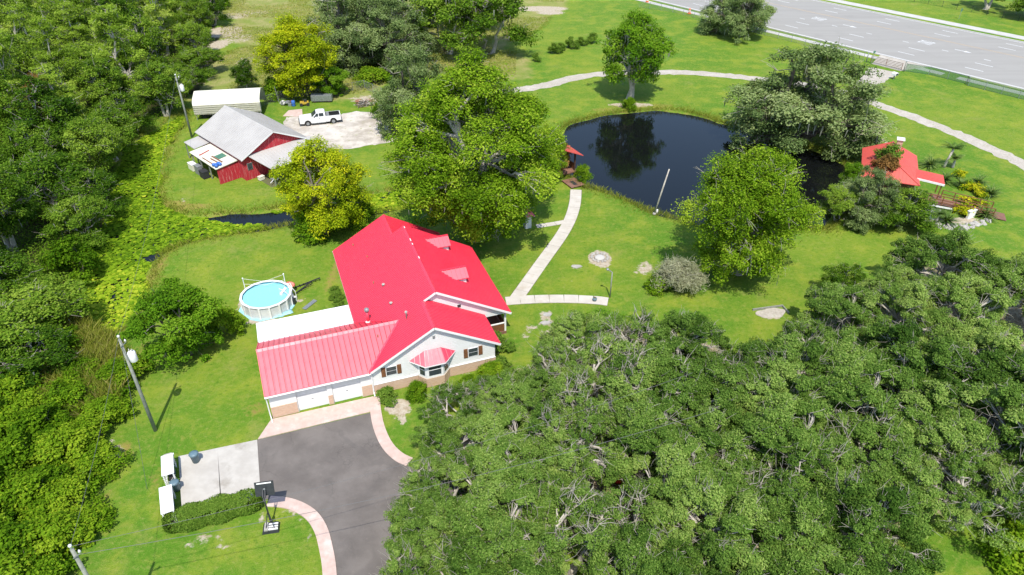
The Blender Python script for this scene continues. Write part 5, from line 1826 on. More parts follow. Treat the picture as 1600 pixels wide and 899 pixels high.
def leaves(C, N, ln, wd, rng):
    """one diamond leaf at each centre C facing roughly N"""
    n = len(C)
    T = unit(np.cross(N, rng.normal(0, 1, (n, 3))))
    Bv = np.cross(N, T)
    s = rng.uniform(.65, 1.3, (n, 1))
    a = T * ln * s * .5
    b = Bv * wd * s * .5
    return np.stack([C - a, C + b - a * .15, C + a, C - b - a * .15], 1)


def limb(mb, p, q, r0, r1, rng, n=5, wob=.12, sides=5, sagf=0.0):
    p = np.array(p, float)
    q = np.array(q, float)
    d = np.linalg.norm(q - p)
    pts = []
    rr = []
    for k in range(n):
        f = k / (n - 1)
        w = rng.normal(0, wob * d * .25, 3) * (0 if k in (0, n - 1) else 1)
        c = p + (q - p) * f + w
        c[2] += sagf * d * 4 * f * (1 - f) * .25
        pts.append(c)
        rr.append(r0 + (r1 - r0) * f)
    mb.tube(pts, rr, sides, cap=False)
    return pts


def make_tree(name, seed, H, R, base, shape, lobes, lobe_r, clumps, nleaf, ln, wd, leaf, bark, clump_r=.75, up=.5, flat=.65, trunk_r=.3, multi=1, twigs=0, moss=0, tint_w=.16, stretch=1.0, sep=.72, twig_r=.045, deep=.35, bot=.68):
    """returns (root, parts). Trunk with limbs reaching each lobe, branchlets to each clump, loose leaves in each clump."""
    rng = np.random.default_rng(seed)
    mb = MB()
    tw = MB()
    # lobe centres
    L = []
    tries = 0
    while len(L) < lobes and tries < 6000:
        tries += 1
        a = rng.uniform(0, 2 * pi)
        if shape == 'dome':
            r = R * sqrt(rng.uniform(0, 1)) * .86
            zt = base + (H - base) * sqrt(max(0, 1 - (r / R) ** 2))
            z = zt - lobe_r * rng.uniform(.45, .9) - (H - base) * (deep * rng.random() ** 1.5)
        elif shape == 'ovoid':
            f = rng.uniform(.04, 1)
            rr = R * sin(pi * min(1, (f * .86 + .14)) ** 1.1) ** bot * .86
            r = rr * sqrt(rng.uniform(.12, 1))
            z = base + (H - base - lobe_r * .7) * f
        elif shape == 'cone':
            f = rng.uniform(0, 1) ** 1.25
            rr = R * (1 - f) ** .75
            r = rr * sqrt(rng.uniform(.2, 1))
            z = base + (H - base - lobe_r * .4) * f
        else:  # bush
            r = R * sqrt(rng.uniform(0, 1)) * .8
            z = base + (H - base) * (1 - (r / R) ** 2) * rng.uniform(.35, .85)
        p = np.array((r * cos(a), r * sin(a), z))
        if all(np.linalg.norm((p - q) * (1, 1, 1.2)) > lobe_r * sep for q in L):
            L.append(p)
    L = np.array(L)
    # trunk(s)
    tops = []
    for k in range(multi):
        a = 2 * pi * k / multi + rng.uniform(0, 1)
        off = (.0 if multi == 1 else .5 + .25 * R * .3)
        tp = np.array((off * 1.8 * cos(a), off * 1.8 * sin(a), base + (H - base) * (.72 if shape in ('ovoid', 'cone') else .28)))
        bp = np.array((off * .3 * cos(a), off * .3 * sin(a), -.15))
        pts = [bp + (tp - bp) * f + rng.normal(0, .02 * H, 3) * (f > 0) * (f < 1) for f in np.linspace(0, 1, 6)]
        mb.tube(pts, [trunk_r * (1.35 if f == 0 else 1 - .7 * f) for f in np.linspace(0, 1, 6)], 8, cap=False)
        tops.append(pts)
    allpts = np.array([p for t in tops for p in t[2:]])
    V, N, Tn = [], [], []
    for li, c in enumerate(L):
        # limb leaves the trunk below the lobe
        cand = allpts[allpts[:, 2] < max(c[2] - .1 * R, allpts[:, 2].min() + .01)]
        cand = cand if len(cand) else allpts
        s = cand[np.argmin(np.linalg.norm((cand - c) * (1, 1, .6), axis=1))]
        r_l = trunk_r * rng.uniform(.28, .42)
        pts = limb(mb, s, c, r_l, r_l * .4, rng, 5, .16, 6, .12)
        lt = rng.normal(0, .13)
        rl = lobe_r * rng.uniform(.75, 1.2)
        for k in range(clumps):
            d = unit(rng.normal(0, 1, 3) + np.array((0, 0, up)))
            cc = c + d * np.array((rl, rl, rl * flat * stretch)) * rng.uniform(.55, 1.0)
            limb(mb, pts[int(rng.integers(2, 5))], cc, r_l * .26, .012, rng, 3, .2, 3)
            cr = clump_r * rng.uniform(.5, 1.45)
            m = int(nleaf * rng.uniform(.6, 1.35))
            q = unit(rng.normal(0, 1, (m, 3))) * rng.uniform(0, 1, (m, 1)) ** .45
            pos = cc + q * np.array((cr, cr, cr * flat * stretch))
            nn = unit(q * .6 + d * .4 + np.array((0, -.1, .85)) + rng.normal(0, .5, (m, 3)))
            V.append(pos)
            N.append(nn)
            Tn.append(np.clip(.45 + lt + rng.normal(0, .07) + rng.normal(0, tint_w, m), 0.02, .98))
        for k in range(twigs):
            d = unit(rng.normal(0, 1, 3) + np.array((0, 0, .9)))
            e = c + d * rl * rng.uniform(.9, 1.35) * np.array((1, 1, .7))
            pp = limb(tw, pts[int(rng.integers(2, 5))], e, twig_r, .014, rng, 4, .3, 4)
            for j in range(2):
                limb(tw, pp[2], e + rng.normal(0, .5, 3), twig_r * .5, .01, rng, 3, .25, 3)
    V = np.vstack(V)
    N = np.vstack(N)
    Tn = np.concatenate(Tn)
    root = bpy.data.objects.new(name, None)
    COL.objects.link(root)
    parts = []
    me = quads_mesh('crown', leaves(V, N, ln, wd, rng), Tn)
    parts.append(link('crown', me, leaf, root))
    parts.append(mb.build('trunk', bark, root, True))
    if twigs:
        parts.append(tw.build('bare_twigs', M['twig'], root, True, 'stuff'))
    if moss:
        n = moss
        ii = rng.integers(0, len(L), n)
        pos = L[ii] + rng.normal(0, lobe_r * .4, (n, 3)) * (1, 1, .4) - (0, 0, lobe_r * .2)
        ang = rng.uniform(0, pi, n)
        hl = rng.uniform(.3, 1.1, n)
        wv = np.stack([np.cos(ang), np.sin(ang), np.zeros(n)], 1) * rng.uniform(.03, .09, (n, 1))
        dn = np.stack([rng.normal(0, .06, n), rng.normal(0, .06, n), -hl], 1)
        parts.append(link('spanish_moss', quads_mesh('spanish_moss', np.stack([pos - wv, pos + wv, pos + dn + wv * .3, pos + dn - wv * .3], 1), np.full(n, .5)), M['moss'], root, kind='stuff'))
    return (root, [(p, []) for p in parts]), {'H': H, 'R': R}


PROTO = {}


def proto(key, *a, **k):
    PROTO[key] = make_tree(*a, **k)


proto('oak0', 'live_oak', 11, 8.5, 6.3, 2.2, 'dome', 24, 1.55, 12, 250, .20, .11, M['oakleaf'], M['palebark'], .62, .6, .6, .42, 2, 3, 0, .17, 1.0, .9)
proto('oak1', 'live_oak', 12, 9.2, 6.6, 2.4, 'dome', 26, 1.5, 12, 240, .20, .11, M['oakleaf'], M['palebark'], .62, .6, .6, .45, 1, 3, 0, .17, 1.0, .9)
proto('oak2', 'live_oak', 13, 7.8, 6.0, 2.0, 'dome', 22, 1.6, 10, 190, .18, .10, M['oakleaf'], M['palebark'], .58, .6, .6, .4, 3, 5, 0, .17, 1.0, .92, .06)
proto('oak3', 'live_oak', 15, 7.6, 6.0, 2.0, 'dome', 17, 1.6, 9, 150, .18, .10, M['oakleaf'], M['palebark'], .6, .6, .6, .42, 3, 7, 0, .17, 1.0, 1.0, .065)
proto('oakg', 'live_oak', 14, 9.0, 6.4, .7, 'dome', 56, 1.45, 11, 125, .22, .12, M['oakgrey'], M['bark'], .75, .5, .65, .45, 3, 2, 200, .17, 1.0, .55, .05, .75)
proto('big', 'maple_tree', 21, 20.0, 8.3, 2.4, 'ovoid', 120, 1.7, 12, 130, .215, .125, M['gumleaf'], M['palebark'], .85, .7, .95, .55, 2, 1, 250, .17, 1.0, .55, .05, .35, .95)
proto('gum', 'maple_tree', 22, 14.6, 7.0, 1.6, 'ovoid', 76, 1.6, 12, 122, .21, .125, M['gumleaf'], M['palebark'], .85, .7, .95, .42, 2, 2, 160, .17, 1.0, .58)
proto('pond', 'cypress_tree', 23, 13.0, 5.9, 3.6, 'ovoid', 40, 1.6, 12, 85, .30, .17, M['lawnleaf'], M['palebark'], .8, .6, .9, .4, 2, 1, 700)
proto('yellow', 'yellow_tree', 24, 9.6, 5.0, .9, 'ovoid', 44, 1.4, 13, 125, .19, .11, M['yellowleaf'], M['bark'], .72, .7, .75, .3, 2, 1, 0, .2, 1.0, .6)
proto('lawn', 'lawn_tree', 25, 7.4, 3.9, .8, 'ovoid', 24, 1.25, 13, 105, .22, .125, M['lawnleaf'], M['bark'], .65, .7, .7, .2, 3, 1)
proto('cyp0', 'cypress_tree', 31, 14.5, 3.5, 2.5, 'cone', 34, 1.15, 9, 80, .30, .085, M['cypressleaf'], M['palebark'], .85, .15, .38, .26, 1, 1, 60)
proto('cyp1', 'cypress_tree', 32, 12.5, 3.1, 2.0, 'cone', 30, 1.1, 9, 80, .30, .085, M['cypressleaf'], M['palebark'], .85, .15, .38, .24, 1, 1, 60)
proto('rust', 'cypress_tree', 36, 10.0, 2.6, 3.0, 'cone', 16, .95, 8, 60, .28, .09, M['redvine'], M['palebark'], .7, .15, .5, .2, 1, 4)
proto('for0', 'swamp_tree', 33, 10.5, 4.2, 1.8, 'ovoid', 28, 1.45, 11, 78, .27, .15, M['forestleaf'], M['palebark'], .8, .6, .7, .26, 2, 2, 60)
proto('for1', 'swamp_tree', 34, 9.0, 4.5, 1.5, 'dome', 22, 1.5, 12, 82, .27, .15, M['forestleaf'], M['palebark'], .8, .6, .65, .24, 2, 3, 60)
proto('for2', 'swamp_tree', 35, 12.0, 3.8, 2.5, 'ovoid', 28, 1.4, 11, 78, .27, .15, M['forestleaf'], M['palebark'], .8, .6, .75, .26, 1, 2, 60)
proto('shr0', 'swamp_shrub', 41, 3.2, 2.3, .1, 'bush', 12, .95, 9, 85, .21, .12, M['shrubleaf'], M['bark'], .55, .7, .75, .07, 4)
proto('shr1', 'swamp_shrub', 42, 2.4, 2.0, .1, 'bush', 10, .85, 9, 80, .20, .115, M['shrubleaf'], M['bark'], .5, .7, .75, .06, 4)
proto('grey', 'grey_bush', 43, 3.6, 2.2, .2, 'bush', 14, .9, 12, 90, .34, .05, M['greytwig'], M['palebark'], .6, 1.0, .95, .08, 5, 5)
proto('small', 'garden_shrub', 44, 1.3, .9, .0, 'bush', 7, .42, 8, 60, .14, .08, M['hedgeleaf'], M['bark'], .26, .7, .8, .03, 3)
proto('croton', 'croton_shrub', 45, 1.2, .9, .0, 'bush', 7, .42, 7, 34, .24, .13, M['crotonleaf'], M['bark'], .28, .7, .8, .03, 3)
proto('vine', 'vine_shrub', 46, 2.6, 1.5, .1, 'bush', 9, .7, 9, 60, .22, .14, M['redvine'], M['bark'], .45, .7, .85, .05, 3)


def put(key, x, y, h, r, label, cat='tree', group=None, name=None, z=0.0, rz=None):
    t, d = PROTO[key]
    o = dup(t, label, (x, y, z), random.random() * 6.283 if rz is None else rz, (r / d['R'], r / d['R'], h / d['H']), group, cat)
    if name:
        o.name = name
    return o


def putp(key, px, py, h, r, label, cat='tree', group=None, name=None, rz=None):
    x, y = P(px, py)
    return put(key, x, y, h, r, label, cat, group, name, rz=rz)


# named trees
putp('big', 751, 372, 19.6, 9.9, 'huge bright green multi-trunk tree behind the red-roofed house', rz=.4)
putp('oakg', 655, 200, 11.5, 6.5, 'greyish live oak half hidden behind the huge tree at the sandy yard', name='live_oak')
putp('yellow', 512, 362, 10.6, 5.3, 'round yellow green tree on the channel bank below the barn', rz=1.0)
putp('shr1', 498, 366, 3.2, 2.6, 'dark green shrub at the foot of the round yellow green tree', 'shrub')
putp('shr0', 556, 345, 3.0, 2.4, 'leafy shrub right of the yellow green tree on the channel bank', 'shrub')
putp('pond', 984, 154, 13.2, 5.9, 'tall cypress hung with grey moss on the far bank of the pond', rz=.3)
putp('shr1', 983, 170, 1.8, 1.2, 'small green bush at the water below the mossy cypress', 'shrub')
putp('gum', 1148, 426, 13.2, 6.9, 'bright green tree on the near bank of the pond', rz=2.1)
putp('oakg', 1252, 216, 13.2, 11.2, 'broad grey green live oak overhanging the right end of the pond', rz=2.6)
putp('oakg', 1150, 54, 11.5, 7.8, 'dark round tree beside the highway at the top edge', rz=.2)
putp('lawn', 292, 556, 7.6, 3.9, 'dense green tree on the lawn left of the pool', rz=.5)
putp('shr1', 352, 520, 2.6, 1.7, 'low green bush spreading right of the lawn tree towards the pool', 'shrub')
putp('yellow', 478, 148, 12.5, 7.2, 'yellow green tree beyond the carport and junk heap', rz=3.0)
putp('lawn', 520, 150, 5.2, 3.0, 'dark green small tree right of the yellow tree behind the stock tank')
putp('shr1', 437, 152, 3.2, 2.6, 'bright green shrub between the carport and the yellow tree', 'shrub')
putp('shr1', 585, 130, 2.6, 3.0, 'rough green shrub in the weeds beyond the brush pile', 'shrub')
putp('shr0', 604, 182, 3.0, 2.2, 'leafy shrub at the right edge of the sandy yard', 'shrub')
putp('for2', 388, 142, 5.5, 2.2, 'thin sparse young tree standing beyond the white carport')
for i, (px, py, h, r, k, lb) in enumerate(((548, 100, 13.5, 8.5, 'oakg', 'large dark live oak at the left of the tree clump at the top edge'), (612, 104, 12.5, 8.0, 'oakg', 'dark live oak with visible trunks in the middle of the top clump'),
                                           (700, 84, 13.5, 7.2, 'for1', 'bright green tree left of the dark one in the top clump'), (765, 84, 14.5, 7.5, 'for1', 'dense dark green tree at the right end of the top clump'),
                                           (640, 55, 12.0, 8.0, 'oak0', 'rounded tree at the back of the top clump, left one'), (735, 45, 13.0, 8.0, 'for1', 'rounded tree at the back of the top clump, right one'), (560, 55, 12.0, 8.0, 'oakg', 'tree at the far left back of the top clump'))):
    putp(k, px, py, h, r, lb, group='top clump trees')
putp('shr0', 340, 12, 4.0, 3.5, 'dark shrub at the top edge beside the forest clearing', 'shrub')
# cabin surroundings
putp('oakg', 1348, 346, 6.6, 3.8, 'dense green tree in front of the pond cabin', rz=1.3)
putp('for1', 1400, 352, 4.8, 3.6, 'greyish green tree hiding the lower left corner of the pond cabin', rz=2.2)
putp('for1', 1306, 345, 4.6, 2.4, 'slim grey green tree at the water left of the pond cabin')
putp('lawn', 1325, 305, 4.6, 1.7, 'narrow bright green tree against the left wall of the pond cabin')
x, y = gw_(2.6, 1.4)
put('vine', x, y, 2.9, 1.5, 'orange leaved vine climbing over the cabin roof', 'vine', z=3.0)
x, y = gw_(2.6, 3.6)
put('small', x, y, 2.6, 1.5, 'green vine growing over the cabin ridge below the chimney', 'vine', z=3.6)
putp('gum', 853, 282, 7.2, 2.9, 'small leafy tree overhanging the boathouse roof beside the huge tree')
putp('vine', 866, 268, 4.6, 2.2, 'orange green vine covering the boathouse roof', 'vine')
putp('shr1', 909, 282, 2.0, 1.2, 'reddish green bush beside the boathouse deck', 'shrub')
putp('grey', 1060, 452, 3.6, 2.2, 'grey leafless bush on the lawn below the pond', 'shrub')
putp('shr1', 1035, 452, 1.8, 1.6, 'dark low shrub at the left foot of the grey leafless bush', 'shrub')
for i, (px, py, s) in enumerate(((868, 84, 1.5), (877, 80, 1.2), (893, 76, 1.6), (909, 72, 1.3), (925, 67, 1.5), (838, 96, 1.1))):
    putp('small', px, py, 1.35 * s, .8 * s, f'{("second", "third", "fourth", "fifth", "last", "first")[i]} small dark shrub from the left in the row above the gravel lane', 'shrub', 'row of small shrubs')
# house foundation plants
for i, (u, v, h, r, k, lb) in enumerate(((.9, -.5, .9, .9, 'small', 'small green shrub at the brick below the left window'), (11.4, 2.6, 1.4, 1.2, 'small', 'rounded green shrub at the corner of the brown porch'),
                                         (9.6, -1.0, 1.3, 1.3, 'shr1', 'loose green shrub below the right window'), (7.6, -1.6, 1.1, 1.1, 'shr1', 'low green shrub right of the bay window'),
                                         (3.2, -.9, 1.3, 1.0, 'shr1', 'thin green shrub left of the bay window'), (10.8, -.3, 1.0, 1.0, 'small', 'small green bush at the right front corner of the house'))):
    put(k, *hw(u, v), h, r, lb, 'shrub')
for k in range(6):
    put('small', *hw(-.75, 10.8 + k * 1.05), .75, .6, f'{ORD[k]} low dark shrub from the patio along the left eave of the house', 'shrub', 'shrubs along the house eave')


# palms and spiky plants
def palm_parts(root, n, ln, wd, z, rng, droop, leaf, up0=.2, up1=1.3, leaflets=True):
    Vs, Ts = [], []
    for k in range(n):
        a = rng.uniform(0, 2 * pi)
        e = rng.uniform(up0, up1)
        L = ln * rng.uniform(.75, 1.15)
        prev = None
        segs = 7
        for j in range(segs + 1):
            f = j / segs
            r = L * f * cos(e * (1 - .3 * f))
            zz = z + L * f * sin(e) - droop * L * f * f
            p = np.array((r * cos(a), r * sin(a), zz))
            if prev is not None:
                d = p - prev
                sd = unit(np.cross(d, (0, 0, 1.0)))
                if leaflets:
                    for s in (-1, 1):
                        wl = wd * sin(pi * min(1, f * .9 + .1)) + .02
                        for q in range(3):
                            b = prev + d * (q / 3)
                            tip = b + sd * s * wl + d * .9 - np.array((0, 0, wl * .4))
                            bb = b + d * .28
                            Vs.append((b, bb, tip, (b + tip) / 2 - d * .05))
                            Ts.append(rng.uniform(.2, .85))
                else:
                    w0, w1 = wd * (1 - (j - 1) / segs), wd * (1 - f) + .004
                    Vs.append((prev - sd * w0, prev + sd * w0, p + sd * w1, p - sd * w1))
                    Ts.append(rng.uniform(.2, .85))
            prev = p
    return link('fronds', quads_mesh('fronds', np.array(Vs), Ts), leaf, root)


rngp = np.random.default_rng(55)


def palm(px, py, h, ln, label, lean=(0, 0)):
    x, y = P(px, py)
    w = thing('palm_tree', label, 'palm', (x, y, 0))
    MB().tube([(lean[0] * f, lean[1] * f, h * f - .1) for f in (0, .3, .6, 1)], [.2, .17, .15, .14], 8).build('trunk', M['palebark'], w, True)
    o = palm_parts(w, 18, ln, .42, 0, rngp, .45, M['palmleaf'])
    o.location = (lean[0], lean[1], h)
    return w


palm(1474, 262, 2.6, 2.0, 'leaning palm with a pale trunk beyond the cabin entry roof', (.5, .1))
palm(1488, 262, 1.2, 1.5, 'short yellow green palm next to the leaning palm')
palm(528, 145, 2.4, 1.9, 'cabbage palm at the fence right of the stock tank')
palm(1462, 348, 1.1, 1.5, 'small bright palm beside the landing below the cabin ramp')


def spiky(px, py, s, label):
    x, y = P(px, py)
    w = thing('spiky_plant', label, 'plant', (x, y, 0), group='spiky rosette plants by the cabin')
    palm_parts(w, 90, 1.55 * s, .09, .25 * s, rngp, .35, M['palmleaf'], .05, 1.45, False)
    MB().lathe([(.12 * s, -.05), (.16 * s, .15 * s), (.05 * s, .35 * s)], 8).build('stem', M['bark'], w, True)


for px, py, s, lb in ((1405, 352, 1.15, 'spiky rosette plant at the left front of the cabin bed'), (1432, 356, 1.35, 'largest spiky rosette plant in front of the low landing'), (1478, 350, 1.25, 'spiky rosette plant left of the white slab wall'),
                      (1538, 340, 1.15, 'spiky rosette plant right of the white slab wall'), (1546, 308, 1.2, 'spiky rosette plant beyond the foot of the ramp'), (1528, 290, 1.1, 'dark spiky rosette plant above the ramp'),
                      (1452, 262, 1.4, 'dark spiky rosette plant beside the cabin roof'), (1475, 285, 1.1, 'spiky rosette plant below the leaning palm'), (1500, 292, .9, 'small spiky plant above the ramp rail')):
    spiky(px, py, s, lb)
for i, (px, py, s, lb) in enumerate(((1498, 278, 1.0, 'yellow croton shrub beyond the ramp, nearest the palm'), (1512, 297, 1.1, 'yellow croton shrub just above the ramp rail'), (1525, 300, 1.0, 'yellow croton shrub right of the one above the ramp rail'), (1533, 308, .8, 'yellow croton shrub at the foot of the ramp'),
                                     (1503, 335, 1.2, 'yellow croton shrub left of the white slab wall'), (1515, 322, 1.3, 'large yellow green croton in front of the ramp'), (1532, 325, 1.0, 'yellow croton shrub right of the ramp front'), (1495, 330, 1.0, 'croton shrub at the stone bed left end'))):
    putp('croton', px, py, 1.15 * s, .85 * s, lb, 'shrub', 'croton shrubs round the ramp')

# clipped hedge by the pad
a, b = P(262, 830), P(408, 790)
hx, hy = (a[0] + b[0]) / 2, (a[1] + b[1]) / 2
w = thing('clipped_hedge', 'long clipped green hedge along the lower edge of the concrete pad', 'hedge', (hx, hy, 0), atan2(b[1] - a[1], b[0] - a[0]))
n = 26000
hl = hypot(b[0] - a[0], b[1] - a[1])
q = RNG.uniform(-1, 1, (n, 3))
ax = np.argmax(np.abs(q) + RNG.normal(0, .1, (n, 3)), 1)
q[np.arange(n), ax] = np.sign(q[np.arange(n), ax])
nrm = np.sign(q) * (np.abs(q) ** 8)
rnd = np.clip(np.abs(q).sum(1, keepdims=True) - 2.0, 0, 1) * .16
q2 = q * (1 - rnd)
bul = 1 + .10 * np.sin(q[:, :1] * 9) * np.array((0, 1, 1)) + RNG.normal(0, .035, (n, 3))
pos = q2 * bul * np.array((hl / 2 - .1, .72, .6)) + np.array((0, .1, .62))
me = quads_mesh('foliage', leaves(pos, unit(nrm + RNG.normal(0, .45, (n, 3)) + (0, 0, .2)), .13, .075, RNG), np.clip(RNG.normal(.45, .17, n), 0, 1))
link('foliage', me, M['hedgeleaf'], w)
m = MB()
for k in range(14):
    m.tube([(-hl / 2 + .4 + k * (hl - .8) / 13, .1, -.05), (-hl / 2 + .4 + k * (hl - .8) / 13 + .1, .15, .8)], .03, 5)
m.build('stems', M['bark'], w)

# ------------------------------------------------------------------ oak grove, in rows from the house side
rows = [
    ('row along the top of the grove', 542, [(905, 5.6, 3.7), (985, 6.2, 4.4), (1075, 6.2, 4.2), (1275, 6.0, 3.8)]),
    ('row level with the sand box', 578, [(868, 5.4, 3.6), (950, 6.6, 4.8), (1045, 6.8, 4.6), (1150, 5.8, 3.8), (1235, 6.8, 4.9), (1335, 7.2, 5.0), (1445, 7.6, 5.4), (1560, 7.6, 5.6)]),
    ('row level with the bay window', 625, [(710, 3.2, 2.8), (770, 4.0, 3.2), (815, 5.4, 4.0), (915, 6.8, 4.9), (1020, 6.8, 4.7), (1110, 6.4, 4.2), (1215, 7.2, 5.0), (1325, 7.2, 5.1), (1440, 7.4, 5.2), (1570, 7.6, 5.6)]),
    ('row level with the garage doors', 685, [(705, 4.2, 3.3), (790, 6.2, 4.5), (890, 7.0, 4.7), (1010, 6.6, 4.4), (1115, 7.0, 4.9), (1225, 7.0, 4.9), (1345, 7.0, 4.7), (1480, 7.2, 5.1), (1600, 7.4, 5.4)]),
    ('row level with the concrete pad', 752, [(700, 5.4, 3.8), (790, 6.6, 4.5), (880, 6.6, 4.3), (1062, 6.8, 4.5), (1155, 6.8, 4.7), (1275, 7.0, 4.8), (1405, 7.0, 4.3), (1530, 7.2, 4.8), (1650, 7.4, 5.0)]),
    ('row level with the hedge', 826, [(678, 5.6, 3.8), (775, 6.6, 4.3), (885, 6.6, 4.3), (1000, 6.0, 4.0), (1115, 6.8, 4.5), (1235, 7.0, 4.5), (1355, 7.0, 4.5)]),
    ('bottom row at the frame edge', 908, [(670, 5.6, 3.6), (770, 6.4, 4.1), (885, 6.8, 4.3), (1010, 6.8, 4.3), (1135, 6.8, 4.3), (1265, 6.6, 4.2)]),
    ('lowest row below the frame edge', 1000, [(690, 6.4, 4.0), (820, 6.6, 4.2), (960, 6.8, 4.2), (1100, 6.6, 4.2)]),
]
for rn_, py, lst in rows:
    for i, (px, h, r) in enumerate(lst):
        x, y = P(px + random.uniform(-8, 8), py + random.uniform(-6, 6), h * .62)
        key = random.choice(['oak2', 'oak3', 'oak2', 'oak0']) if (px < 1000 and 660 < py < 950) else random.choice(['oak0', 'oak1', 'oak0', 'oak1', 'oak2', 'oak3'])
        o = put(key, x, y, h * random.uniform(.82, 1.14), r * random.uniform(.78, 1.02), f'{ORD[i]} spreading live oak from the left in the {rn_}', 'tree', 'live oak grove')
putp('oak1', 1452, 476, 8.0, 4.9, 'live oak standing out at the upper rim of the grove below the cabin')
putp('oak0', 1385, 500, 5.6, 3.4, 'dark lower live oak left of the one standing out below the cabin')
putp('oak0', 1545, 505, 6.6, 4.4, 'live oak at the upper right rim of the grove near the pale track')
putp('oak0', 1290, 545, 6.4, 4.2, 'live oak at the upper rim just right of the sand box')
putp('oak1', 1385, 545, 7.0, 4.4, 'live oak behind the dark lower one at the upper rim')
putp('oak0', 1470, 540, 7.2, 4.6, 'live oak below the one standing out under the cabin')
putp('oak1', 1600, 500, 6.8, 4.4, 'live oak at the right frame edge below the pale track')
putp('for2', 1310, 470, 4.4, 1.9, 'thin pale young tree on the lawn at the upper rim of the grove')
putp('shr1', 1590, 868, 2.2, 2.6, 'dark bush on the lawn at the bottom right corner', 'shrub')

# ------------------------------------------------------------------ swamp forest on the left, in rows anchored to what stands beside them
frows = [(176, 'at the top frame edge'), (166, 'just below the top edge'), (155, 'by the sand scar'), (144, 'well beyond the carport'), (133, 'beside the rough field'), (122.5, 'by the thin tree'),
         (112.5, 'level with the carport'), (103.5, 'level with the pickup'), (95.5, 'level with the barn pole'), (88, 'level with the barn front'), (80.5, 'level with the channel bend'),
         (73.5, 'by the yellow tree'), (66.5, 'by the dark water'), (60, 'level with the house back')]
fa = np.array(FOREST)


def forest_edge(y):
    xs = np.linspace(-150, 0, 800)
    ins = sdf(FOREST, xs, np.full_like(xs, y)) < 0
    return xs[ins].max() if ins.any() else -60


for ri, (yy, rn_) in enumerate(frows):
    xe = forest_edge(yy)
    dist = hypot(yy, CAM_H)
    # left side of the view at this distance
    cz = yy * cos(CAM_P) + CAM_H * sin(CAM_P)
    xl = -800 / CAM_F * cz - 4
    x = xe - 1.2
    i = 0
    while x > xl and i < 20:
        f = (xe - x)
        if f < 3.5 or random.random() < .12:
            key, h, r, nm = random.choice([('for1', 5.5, 3.6, 'rounded green swamp tree'), ('for0', 6.8, 3.4, 'leafy swamp tree')]) if yy > 75 else random.choice([('shr0', 3.4, 2.7, 'green swamp shrub'), ('for1', 5.2, 3.3, 'rounded green swamp tree')])
        elif yy > 85:
            key, h, r, nm = random.choice([('cyp0', 14.0, 3.6, 'feathery pale green cypress'), ('cyp1', 12.0, 3.4, 'feathery pale green cypress'), ('cyp0', 12.5, 3.6, 'feathery pale green cypress'), ('cyp1', 13.0, 3.6, 'feathery pale green cypress'), ('for0', 10.0, 4.2, 'leafy swamp tree'), ('for2', 11.0, 3.9, 'tall leafy swamp tree'), ('for1', 8.5, 4.5, 'rounded green swamp tree')])
        else:
            key, h, r, nm = random.choice([('for0', 9.0, 3.9, 'leafy swamp tree'), ('for2', 9.5, 3.6, 'tall leafy swamp tree'), ('for1', 7.5, 4.2, 'rounded green swamp tree'), ('for1', 6.5, 3.9, 'rounded green swamp tree'), ('cyp1', 10.0, 3.0, 'feathery pale green cypress')])
        s = random.uniform(.85, 1.35)
        put(key, x + random.uniform(-1.2, 1.2), yy + random.uniform(-2, 2), h * s, r * random.uniform(.95, 1.15), f'{nm}, {ORD[i]} from the clearing in forest row {rn_}', 'tree' if key[:3] != 'shr' else 'shrub', 'swamp forest')
        x -= random.uniform(5.6, 7.6) * (1.0 if yy < 120 else 1.1)
        i += 1
putp('rust', 92, 228, 10.5, 2.6, 'dying cypress with rusty brown foliage at the front of the swamp forest')
# lower left thicket
thick = [(20, 640, 3.2, 'shr0'), (70, 690, 3.0, 'shr0'), (120, 640, 2.6, 'shr1'), (15, 560, 6.0, 'for1'), (60, 590, 4.5, 'for1'), (40, 740, 3.2, 'shr0'), (105, 730, 2.8, 'shr1'), (140, 690, 2.2, 'shr1'), (0, 800, 3.4, 'shr0'), (60, 800, 3.0, 'shr0'), (110, 790, 2.2, 'shr1'),
         (30, 870, 3.2, 'shr0'), (85, 860, 2.6, 'shr1'), (-20, 700, 4.0, 'shr0'), (165, 660, 2.0, 'shr1'), (185, 605, 2.2, 'shr1'), (205, 590, 1.8, 'shr1'), (150, 735, 1.6, 'shr1'), (130, 830, 1.4, 'shr1'), (10, 940, 3.2, 'shr0'), (75, 920, 2.2, 'shr1'), (20, 500, 7.0, 'for0'), (70, 520, 5.5, 'for1'), (5, 610, 4.0, 'shr0'),
         (110, 560, 3.0, 'shr0'), (45, 660, 2.6, 'shr1'), (90, 765, 2.4, 'shr0'), (-30, 860, 3.6, 'shr0'), (130, 600, 2.0, 'shr1')]
order = sorted(range(len(thick)), key=lambda i: thick[i][1])
for n_, i in enumerate(order):
    px, py, h, k = thick[i]
    land = ('the reeds' if 540 < py < 680 else 'the lily pads' if py <= 540 else 'the lattice enclosures' if py < 800 else 'the bottom left pole')
    side = 'left frame edge' if px < 50 else 'lawn edge' if px > 125 else 'middle'
    same = [j for j in order[:n_] if ('the reeds' if 540 < thick[j][1] < 680 else 'the lily pads' if thick[j][1] <= 540 else 'the lattice enclosures' if thick[j][1] < 800 else 'the bottom left pole') == land
            and ('left frame edge' if thick[j][0] < 50 else 'lawn edge' if thick[j][0] > 125 else 'middle') == side]
    putp(k, px, py, h, max(2.0, h * .85) if k != 'for0' else 3.6, f'{ORD[len(same)]} {"leafy tree" if k[:3] == "for" else "bright green shrub"} from top, {side} of thicket by {land}', 'tree' if k[:3] == 'for' else 'shrub', 'lower left thicket')
